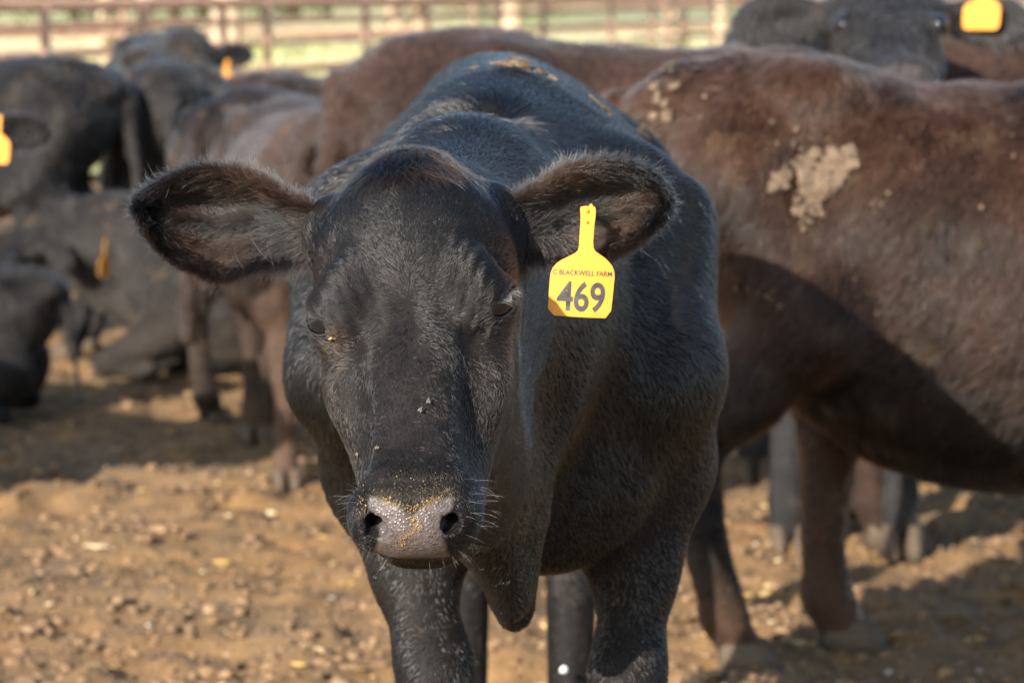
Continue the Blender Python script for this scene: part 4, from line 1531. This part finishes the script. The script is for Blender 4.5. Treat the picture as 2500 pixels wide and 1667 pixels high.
# ================================================================== small things on and around the near cow
# eyes: dark wet globe, brown iris ring hidden in the dark
for sg in (-1, 1):
    e = obj('eye', eyeball(), None, cow)
    e.location = EYES[sg] - COW_BASE
    e.scale = (EYE_R,) * 3
    # lashes from the upper lid
    out = norm(Hs * 0.78 * sg + Hn * 0.50 + Ha * 0.38)
    sl = norm(Ha * 0.80 - Hs * 0.45 * sg + Hn * 0.35)
    sl = norm(sl - out * (sl @ out))
    cr = np.cross(out, sl)
    if cr @ (Hn - Ha) < 0:
        cr = -cr
    r_ = np.random.default_rng(5 + sg)
    nl = 45
    t = r_.uniform(-1, 0.5, nl)
    an = t * 0.85
    base_ = EYES[sg] + (out[None] * np.cos(an)[:, None] * 0.0245 + sl[None] * np.sin(an)[:, None] * 0.0245) + cr[None] * (0.0092 * np.cos(an * 1.1))[:, None]
    dd = out[None] * 0.9 + Hs[None] * sg * 0.5 + cr[None] * 0.10 + sl[None] * (t[:, None] * 0.25 - 0.1) + r_.normal(0, 0.10, (nl, 3))
    dd /= np.linalg.norm(dd, axis=1, keepdims=True)
    nn = np.tile(norm(cr), (nl, 1))
    hair_object('eyelashes', base_, dd, nn, 0.012 + 0.009 * r_.random(nl), 0.05, 0.00013, np.tile((0.05, 0.05, 0.055), (nl, 1)), cow, COW_BASE, curl=0.12, seed=6 + sg,
                droop=np.array([0, 0, -0.35]))
    # rim of the lids
    ring = []
    for k in range(28):
        th = 2 * math.pi * k / 28
        v = out * 0.0185 + sl * math.cos(th) * 0.0220 + cr * math.sin(th) * 0.0088
        ring.append(EYES[sg] + norm(v) * (EYE_R + 0.0012))
    ring = np.array(ring)
    Vs, Fs = [], []
    for k in range(28):
        tdir = norm(ring[(k + 1) % 28] - ring[k - 1])
        rad_ = norm(ring[k] - EYES[sg])
        bi = np.cross(tdir, rad_)
        for j in range(6):
            a_ = 2 * math.pi * j / 6
            Vs.append(ring[k] + (rad_ * math.cos(a_) + bi * math.sin(a_)) * 0.0016)
        for j in range(6):
            Fs.append((k * 6 + j, k * 6 + (j + 1) % 6, ((k + 1) % 28) * 6 + (j + 1) % 6, ((k + 1) % 28) * 6 + j))
    lid_t = NT('lid_skin')
    lid_t.set(Base_Color=(0.012, 0.010, 0.010, 1), Roughness=0.5)
    obj('eyelid_rim', mesh('eyelid_rim', np.array(Vs) - COW_BASE, np.array(Fs)), lid_t.m, cow)

# whiskers round the muzzle and chin
mv = np.where(REG == 1)[0]
qm = (MV[mv] - MUZ) @ VIEW.T
wsel = np.zeros(len(MV))
lip = np.clip((-qm[:, 1] - 0.028) / 0.01, 0, 1) * (qm[:, 2] > 0.0) * (np.abs(qm[:, 0]) < 0.06) * (qm[:, 1] > -0.055)
sides = (np.abs(qm[:, 0]) > 0.046) * (np.abs(qm[:, 0]) < 0.075) * (qm[:, 1] > -0.05) * (qm[:, 1] < 0.035) * (qm[:, 2] > -0.03)
wsel[mv] = (lip * 1.6 + sides * 0.6) * (1 - nose_mask(MV[mv]))
NW = 70
p, n, tri, bc = sample(MV, MN, MQ, NW, wsel, 55)
q = (p - MUZ) @ VIEW.T
r_ = np.random.default_rng(56)
d = VIEW[0][None] * (q[:, 0] * 14)[:, None] - VIEW[1][None] * np.where(q[:, 1] < -0.025, 1.0, 0.05)[:, None] + VIEW[2][None] * 0.3 + r_.normal(0, 0.25, (NW, 3))
d /= np.linalg.norm(d, axis=1, keepdims=True)
wl = np.where(q[:, 1] < -0.025, 0.010 + 0.008 * r_.random(NW), 0.010 + 0.016 * r_.random(NW))
hair_object('whiskers', p, d, n, wl, 0.35, 0.00011, np.tile((0.16, 0.155, 0.15), (NW, 1)) * (0.4 + 0.9 * r_.random((NW, 1))), cow, COW_BASE, curl=0.25, seed=57, droop=np.array([0, 0, -0.15]))
# a few long stray ear hairs
est = np.stack([PD(575, 545, 3.425), PD(612, 560, 3.42), PD(540, 560, 3.43), PD(1290, 560, 3.43), PD(1255, 520, 3.43)])
hair_object('stray_ear_hair', est, np.stack([norm((0.5, -0.25, -0.8)), norm((0.35, -0.3, -0.9)), norm((-0.2, -0.3, -0.9)), norm((0.3, -0.3, -0.8)), norm((-0.3, -0.3, -0.8))]),
            np.tile((0.0, -1.0, 0.0), (5, 1)), np.array([0.040, 0.030, 0.025, 0.03, 0.03]), 0.3, 0.00011, np.tile((0.30, 0.28, 0.25), (5, 1)), cow, COW_BASE, curl=0.3, seed=58)


# ---- crumbs, dried mud
def flakes(name, pts, nrm_, size, flat, mat, parent, base, seed, sink=0.2, label=None):
    r = np.random.default_rng(seed)
    n = len(pts)
    sz = size * np.exp(r.normal(0, 0.45, n))
    v = IV[None] * (1 + 0.45 * r.normal(0, 0.6, (n, 12, 1)))
    st_ = 0.7 + 0.8 * r.random((n, 1))
    u = tangent(r.normal(0, 1, (n, 3)), nrm_)
    w = np.cross(nrm_, u)
    V = (v[..., 0:1] * u[:, None] * st_[:, :, None] + v[..., 1:2] * w[:, None] + v[..., 2:3] * nrm_[:, None] * flat) * sz[:, None, None] + pts[:, None] + nrm_[:, None] * (sz * flat * (1 - sink))[:, None, None]
    F_ = IF[None] + (np.arange(n) * 12)[:, None, None]
    o = obj(name, mesh(name, (V.reshape(-1, 3) - base), F_.reshape(-1, 3), False), mat, parent, kind='stuff')
    if label:
        o['label'] = label
    return o


mud_t = NT('dried_mud')
mud_t.l(mud_t.ramp(mud_t.noise(60, 4, 0.65, mud_t.coords()), [(0.35, (0.085, 0.057, 0.037)), (0.65, (0.20, 0.140, 0.090))]), mud_t.b.inputs['Base Color'])
mud_t.set(Roughness=0.95)
feed_t = NT('feed_crumbs')
feed_t.l(feed_t.ramp(feed_t.noise(300, 2, 0.6, feed_t.coords()), [(0.4, (0.20, 0.115, 0.045)), (0.65, (0.40, 0.25, 0.10))]), feed_t.b.inputs['Base Color'])
feed_t.set(Roughness=0.7)


def near_line(V, facing_, line, width, cond):
    """weights of vertices seen within `width` px of a polyline"""
    px = view_px(V)
    best = np.full(len(V), 1e9)
    line = np.asarray(line, float)
    for a_, b_ in zip(line[:-1], line[1:]):
        ab = b_ - a_
        t = np.clip(((px - a_) @ ab) / (ab @ ab), 0, 1)
        best = np.minimum(best, np.linalg.norm(px - (a_ + t[:, None] * ab), axis=1))
    return np.where((facing_ > 0.08) & cond, np.clip(1.4 - best / width, 0, 1), 0)


bodyreg = REG == 0
w = near_line(MV, facing, [(1195, 150), (1290, 172), (1370, 215), (1440, 275), (1500, 335), (1560, 365), (1605, 385)], 42, bodyreg & (MV[:, 1] > 4.2))
if w.sum() > 0:
    p, n, tri, bc = sample(MV, MN, MQ, 330, w, 61)
    kp = fbm(p, 22, 3, 8.0) > 0.05
    p, n = p[kp], n[kp]
    flakes('dried_mud', p + n * 0.006, n, 0.0042, 0.4, mud_t.m, cow, COW_BASE, 62, label='tan flakes of dried mud along the back')
faceok = (REG == 1) & (MV[:, 1] < 3.22)
for k, (line, wd, cnt, sz) in enumerate([([(944, 1219), (1003, 1246), (1073, 1214)], 8, 300, 0.00032), ([(1008, 1262), (1020, 1289), (993, 1305), (978, 1325)], 8, 280, 0.00036),
                                        ([(886, 1222), (884, 1254)], 12, 90, 0.00042), ([(900, 1200), (1000, 1190), (1090, 1190)], 30, 320, 0.00020)]):
    w = near_line(MV, facing, line, wd, faceok)
    if w.sum() > 0:
        p, n, tri, bc = sample(MV, MN, MQ, cnt, w, 63 + k)
        flakes('feed_crumbs', p + n * (0.0005 if k != 3 else 0.003), n, sz, 0.7, feed_t.m, cow, COW_BASE, 70 + k, label='orange feed crumbs stuck to the nose')
w = near_line(MV, facing, [(800, 806), (824, 838)], 5, (REG == 1) & (MV[:, 1] < 3.4))
if w.sum() > 0:
    p, n, tri, bc = sample(MV, MN, MQ, 14, w, 81)
    flakes('eye_crust', p + n * 0.002, n, 0.0008, 0.8, feed_t.m, cow, COW_BASE, 82, label='golden crust in the corner of the eye')
w = near_line(MV, facing, [(881, 1108), (875, 1128)], 4, (REG == 1) & (MV[:, 1] < 3.3)) + near_line(MV, facing, [(926, 1097), (932, 1098)], 4, (REG == 1) & (MV[:, 1] < 3.3))
if w.sum() > 0:
    p, n, tri, bc = sample(MV, MN, MQ, 9, w, 83)
    flakes('chaff', p + n * 0.003, n, 0.0012, 0.5, mud_t.m, cow, COW_BASE, 84, label='bits of chaff on the side of the nose')

# saliva drip under the lip
drip_t = NT('saliva')
drip_t.set(Base_Color=(1, 1, 1, 1), Roughness=0.02, IOR=1.34)
drip_t.b.inputs['Transmission Weight'].default_value = 1.0
a_, b_ = P(944, 1366, 3.135), P(915, 1408, 3.125)
V1, F1 = tube(a_, b_, 0.0009, 8, 0.0007)
V2 = IV * 0.0017 + b_
obj('saliva_drip', mesh('saliva_drip', np.concatenate([V1, V2]) - COW_BASE, np.concatenate([F1, IF + len(V1)])), drip_t.m, cow)


# ---- flies on the bridge of the nose
fly_t = NT('fly_body')
fly_t.set(Base_Color=(0.10, 0.085, 0.07, 1), Roughness=0.5)
wing_t = NT('fly_wing')
wing_t.set(Base_Color=(0.16, 0.15, 0.14, 1), Roughness=0.25)
wing_t.b.inputs['Alpha'].default_value = 0.6


def surface_at(px, py, cond):
    v = view_px(MV)
    d = np.hypot(v[:, 0] - px, v[:, 1] - py) + np.where(cond & (facing > 0.1), 0, 1e6)
    i = np.argmin(d)
    return MV[i], MN[i]


def fly(px, py, ang, label):
    p, n = surface_at(px, py, REG == 1)
    f = empty('fly', label, 'fly', tuple(p + n * 0.007), 0, 'flies on the nose')
    d = tangent((Ha * math.cos(ang) + Hs * math.sin(ang))[None], n[None])[0]
    s = np.cross(n, d)
    M = np.stack([d, s, n]) * 0.72
    Vb_ = np.concatenate([IV * np.array([0.0030, 0.0014, 0.0013]) + np.array([-0.0018, 0, 0]), IV * np.array([0.0018, 0.0015, 0.0015]) + np.array([0.0014, 0, 0.0003]),
                          IV * np.array([0.0010, 0.0013, 0.0011]) + np.array([0.0034, 0, 0])])
    obj('body', mesh('fly_body', Vb_ @ M, np.concatenate([IF, IF + 12, IF + 24])), fly_t.m, f)
    for sg in (-1, 1):
        W_ = np.array([(0.0012, 0.0006 * sg, 0.0014), (-0.0020, 0.0028 * sg, 0.0012), (-0.0052, 0.0026 * sg, 0.0009), (-0.0048, 0.0008 * sg, 0.0011)])
        W2 = W_ - np.array([0, 0, 0.0001])
        Fw = np.array([(0, 1, 2, 3), (7, 6, 5, 4), (0, 4, 5, 1), (1, 5, 6, 2), (2, 6, 7, 3), (3, 7, 4, 0)])
        obj('wing', mesh('fly_wing', np.concatenate([W_, W2]) @ M, Fw, False), wing_t.m, f)
    for k in (-1, 0, 1):
        for sg in (-1, 1):
            V_, F_ = tube(np.array([k * 0.0009 + 0.001, 0.001 * sg, 0]), np.array([k * 0.0020 + 0.001, 0.0032 * sg, -0.0030]), 0.00018, 5)
            obj('leg', mesh('fly_leg', V_ @ M, F_), fly_t.m, f)


fly(1042, 984, 3.0, 'fly resting head-up on the nose bridge, the upper of the pair')
fly(1032, 1004, 2.6, 'fly just below the other one on the nose bridge')


# ---- ear tags
ink_t = NT('tag_ink')
ink_t.l(ink_t.ramp(ink_t.noise(90, 3, 0.6, ink_t.coords()), [(0.3, (0.030, 0.031, 0.032)), (0.7, (0.062, 0.063, 0.062))]), ink_t.b.inputs['Base Color'])
ink_t.set(Roughness=0.6)
stud_t = NT('tag_stud')
stud_t.set(Base_Color=(0.50, 0.27, 0.012, 1), Roughness=0.5)

TAG_OUT = [(1416, 510), (1418, 505), (1428, 503), (1437, 504), (1441, 498), (1445, 498), (1448, 504), (1453, 506), (1454.5, 514), (1454, 528), (1451, 548), (1449, 575), (1448, 592), (1449, 605), (1453, 613),
           (1464, 621), (1477, 630), (1488, 641), (1496, 652), (1500, 664), (1500.5, 678), (1497, 715), (1492, 759), (1478, 777), (1415, 774), (1352, 770), (1338, 754), (1340, 715), (1342, 685), (1344, 668), (1349, 655),
           (1358, 644), (1370, 635), (1390, 625), (1404, 618), (1411, 611), (1413.5, 601), (1415, 575), (1417, 545), (1417.5, 528)]


BEND = [0.0, 0.0]                     # x centre and depth of the curl of the plate being built


def bend(x):
    return BEND[1] * ((x - BEND[0]) / 0.034)**2


def tag_mesh(outline, thick=0.0016, curl=0.0):
    """plate from an outline in the xz plane (metres), front towards -y, filled with a fine mesh and slightly curled"""
    from mathutils.geometry import delaunay_2d_cdt
    o = np.asarray(outline, float)
    lo, hi = o.min(0), o.max(0)
    step = (hi - lo).max() / 26
    gx_, gz_ = np.meshgrid(np.arange(lo[0], hi[0], step), np.arange(lo[1], hi[1], step))
    g_ = np.stack([gx_.ravel(), gz_.ravel()], 1)
    inside = np.zeros(len(g_), bool)
    n = len(o)
    near = np.full(len(g_), 1e9)
    for k in range(n):
        a_, b_ = o[k], o[(k + 1) % n]
        cond = (a_[1] > g_[:, 1]) != (b_[1] > g_[:, 1])
        xx = a_[0] + (g_[:, 1] - a_[1]) / (b_[1] - a_[1] + 1e-12) * (b_[0] - a_[0])
        inside ^= cond & (g_[:, 0] < xx)
        ab = b_ - a_
        t = np.clip(((g_ - a_) @ ab) / (ab @ ab), 0, 1)
        near = np.minimum(near, np.linalg.norm(g_ - (a_ + t[:, None] * ab), axis=1))
    g_ = g_[inside & (near > step * 0.4)]
    pts = [Vector(p) for p in np.concatenate([o, g_])]
    v2, _, tri, ov, _, _ = delaunay_2d_cdt(pts, [(k, (k + 1) % n) for k in range(n)], [list(range(n))], 1, 1e-7)
    v2 = np.array([(v.x, v.y) for v in v2])
    tri = np.array(tri)
    BEND[0], BEND[1] = (lo[0] + hi[0]) / 2, curl
    y = bend(v2[:, 0])
    m = len(v2)
    V = np.concatenate([np.stack([v2[:, 0], y - thick / 2, v2[:, 1]], 1), np.stack([v2[:, 0], y + thick / 2, v2[:, 1]], 1)])
    ar = np.cross(V[tri[0, 1]] - V[tri[0, 0]], V[tri[0, 2]] - V[tri[0, 0]])
    if ar[1] > 0:
        tri = tri[:, ::-1]
    edges = {}
    for t in tri:
        for k in range(3):
            e = (t[k], t[(k + 1) % 3])
            edges[e] = 1
    rim = [e for e in edges if (e[1], e[0]) not in edges]
    F = [tuple(t) for t in tri] + [tuple(t[::-1] + m) for t in tri]
    for a_, b_ in rim:
        F += [(b_, a_, a_ + m), (b_, a_ + m, b_ + m)]
    me2 = mesh('tag_plate', V, np.array(F), False)
    sm = np.zeros(len(F), bool)
    sm[:2 * len(tri)] = True
    me2.polygons.foreach_set('use_smooth', sm)
    ed = np.zeros(len(me2.edges) * 2, np.int32)
    me2.edges.foreach_get('vertices', ed)
    ed = ed.reshape(-1, 2)
    rs = {tuple(sorted(e)) for e in rim} | {tuple(sorted((a_ + m, b_ + m))) for a_, b_ in rim}
    sh = me2.attributes.new('sharp_edge', 'BOOLEAN', 'EDGE')
    sh.data.foreach_set('value', np.array([tuple(sorted(e)) in rs for e in ed.tolist()]))
    return me2


def text_mesh(body_, width, height, bold):
    cu = bpy.data.curves.new('lettering', 'FONT')
    cu.body = body_
    cu.size = 1.0
    cu.offset = bold
    cu.extrude = 0.0
    cu.align_x, cu.align_y = 'LEFT', 'BOTTOM_BASELINE'
    o = bpy.data.objects.new('lettering', cu)
    col.objects.link(o)
    dg = bpy.context.evaluated_depsgraph_get()
    m = bpy.data.meshes.new_from_object(o.evaluated_get(dg))
    bpy.data.objects.remove(o)
    bpy.data.curves.remove(cu)
    co = np.zeros(len(m.vertices) * 3, np.float32)
    m.vertices.foreach_get('co', co)
    co = co.reshape(-1, 3)
    lo, hi = co.min(0), co.max(0)
    x = (co[:, 0] - lo[0]) / (hi[0] - lo[0]) * width
    z = (co[:, 1] - lo[1]) / (hi[1] - lo[1]) * height
    m.vertices.foreach_set('co', np.stack([x, np.zeros_like(x), z], 1).astype(np.float32).ravel())
    m.materials.clear()
    m.update()
    return m


TAG_D = 3.412
tag_o = P(1420, 512, TAG_D)
tag = empty('ear_tag', 'yellow 469 ear tag hanging in the near black cow\'s ear', 'ear tag', tuple(tag_o))
outl = [((P(x, y, TAG_D) - tag_o)[0], (P(x, y, TAG_D) - tag_o)[2]) for x, y in TAG_OUT]
obj('plate', tag_mesh(outl, curl=0.0035), tag_mat, tag)
TAG_BEND = tuple(BEND)
mpp = TAG_D / FPX


def tag_text(s, x0, y0, w, h_, bold, slope):
    m_ = text_mesh(s, w * mpp, h_ * mpp, bold)
    co = np.zeros(len(m_.vertices) * 3, np.float32)
    m_.vertices.foreach_get('co', co)
    co = co.reshape(-1, 3).astype(float)
    q = P(x0, y0, TAG_D) - tag_o
    c_, s_ = math.cos(math.radians(slope)), math.sin(math.radians(slope))
    x, z = co[:, 0] * c_ + co[:, 2] * s_ + q[0], -co[:, 0] * s_ + co[:, 2] * c_ + q[2]
    y = TAG_BEND[1] * ((x - TAG_BEND[0]) / 0.034)**2 - 0.0011
    m_.vertices.foreach_set('co', np.stack([x, y, z], 1).astype(np.float32).ravel())
    m_.update()
    obj('lettering', m_, ink_t.m, tag, label='printed ' + s)


tag_text('C BLACKWELL FARM', 1349.5, 669.5, 145, 12.5, 0.020, 2.6)
tag_text('469', 1357.5, 758, 118, 75, 0.021, 3.2)
for (x, y, r) in ((1434, 515, 5.5), (1433, 542, 4.5)):
    q = P(x, y, TAG_D) - tag_o
    V_, F_ = tube((q[0], 0.0, q[2]), (q[0], -0.0022, q[2]), r * mpp, 14, r * mpp * 0.8)
    obj('stud', mesh('stud', V_, F_), stud_t.m, tag)
q = P(1434, 515, TAG_D) - tag_o
V_, F_ = tube((q[0], 0.0, q[2]), (q[0], 0.07, q[2]), 0.0028, 10)
obj('pin', mesh('pin', V_, F_), stud_t.m, tag)


def far_tag(px, py, D, w, h_, label, yaw=0.0, tilt=0.0):
    """tag plate seen at (px, py) centre; w, h_ in metres"""
    k = h_ / 0.112
    base = np.array([((P(x, y, 3.4) - P(1420, 770, 3.4))[0], (P(x, y, 3.4) - P(1420, 770, 3.4))[2]) for x, y in TAG_OUT])
    base = base * np.array([w / 0.069, k])
    c = P(px, py, D)
    t = empty('ear_tag', label, 'ear tag', tuple(c))
    t.rotation_euler = (0, tilt, yaw)
    base = base - np.array([base[:, 0].mean(), 0.4 * h_])
    obj('plate', tag_mesh(base, 0.002), tag_mat, t)
    return t


far_tag(548, 186, 14.0, 0.075, 0.110, 'yellow tag in the ear of the grey cow facing the camera at left', 0.2, 0.15)
far_tag(-6, 352, 7.75, 0.064, 0.110, 'yellow tag cut off by the left edge of the picture', 0.0, 0.0)
far_tag(256, 640, 11.15, 0.072, 0.125, 'narrow edge-on yellow tag of the cow resting on the ground', 1.15, 0.05)
far_tag(2400, 20, 7.55, 0.088, 0.120, 'bright yellow tag at the top right beside the watching cow', -0.1, -0.05)
far_tag(812, 318, 8.75, 0.070, 0.120, 'yellow tag seen edge-on left of the near cow\'s shoulder', 1.40, 0.12)

# mud cake and specks on the flank of the brown cow
fi = herd['flank']
FV_ = np.array([to_world(fi, v) for v in fi['V']])
FN_ = fi['N']
tw = -(FV_ - np.array([0, 0, CAM_H]))
tw /= np.linalg.norm(tw, axis=1, keepdims=True)
ff = np.einsum('ij,ij->i', tw, FN_)
base_ = np.array(fi['root'].location)


def on_flank(line, width, cnt, size, flat, seed, label):
    w = near_line(FV_, ff, line, width, FV_[:, 1] < 7.0)
    if w.sum() > 0:
        p, n, tri, bc = sample(FV_, FN_, fi['Q'], cnt, w, seed)
        keep_ = fbm(p, 26, 3, 3.0) > -0.10
        p, n = p[keep_], n[keep_]
        o = flakes('dried_mud', p + n * 0.008, n, size, flat, mud_t.m, fi['root'], base_, seed + 1, label=label)
        o.scale = (1 / fi['S'],) * 3


for k_, (ln_, wd_, ct_, sz_) in enumerate([([(1975, 392), (2072, 384)], 13, 75, 0.0058), ([(2066, 398), (2030, 446)], 15, 70, 0.0058), ([(1965, 430), (1985, 505)], 13, 70, 0.0052),
                                        ([(1893, 452), (1950, 402)], 10, 42, 0.0060), ([(1948, 478), (1965, 555)], 8, 40, 0.0042), ([(2010, 410), (1995, 470)], 12, 60, 0.0052),
                                        ([(1880, 330), (1960, 350), (2000, 340)], 22, 22, 0.0032), ([(2130, 520), (2160, 480)], 8, 12, 0.0028)]):
    on_flank(ln_, wd_, ct_, sz_, 0.30, 301 + 2 * k_, 'crust of dried mud clinging to the flank')
on_flank([(1600, 130), (1640, 330), (1610, 330)], 34, 26, 0.005, 0.2, 203, 'tan dung specks on the hip')
on_flank([(1750, 300), (2450, 350), (2300, 700), (1850, 650)], 120, 36, 0.0022, 0.3, 205, 'small specks on the flank')
on_flank([(1790, 690), (1960, 750), (1990, 770)], 10, 12, 0.004, 0.3, 207, 'small dung specks along the shadow edge')
# white droplet stuck to the hind leg
wp_, wn_ = None, None
drop_t = NT('white_spot')
drop_t.set(Base_Color=(0.8, 0.8, 0.8, 1), Roughness=0.6)
c_ = P(1377, 1634, 5.515)
obj('white_speck', mesh('white_speck', IV * np.array([0.008, 0.005, 0.007]) * (1 + 0.2 * np.random.default_rng(2).normal(0, 1, (12, 1))) + c_ - COW_BASE, IF), drop_t.m, cow)
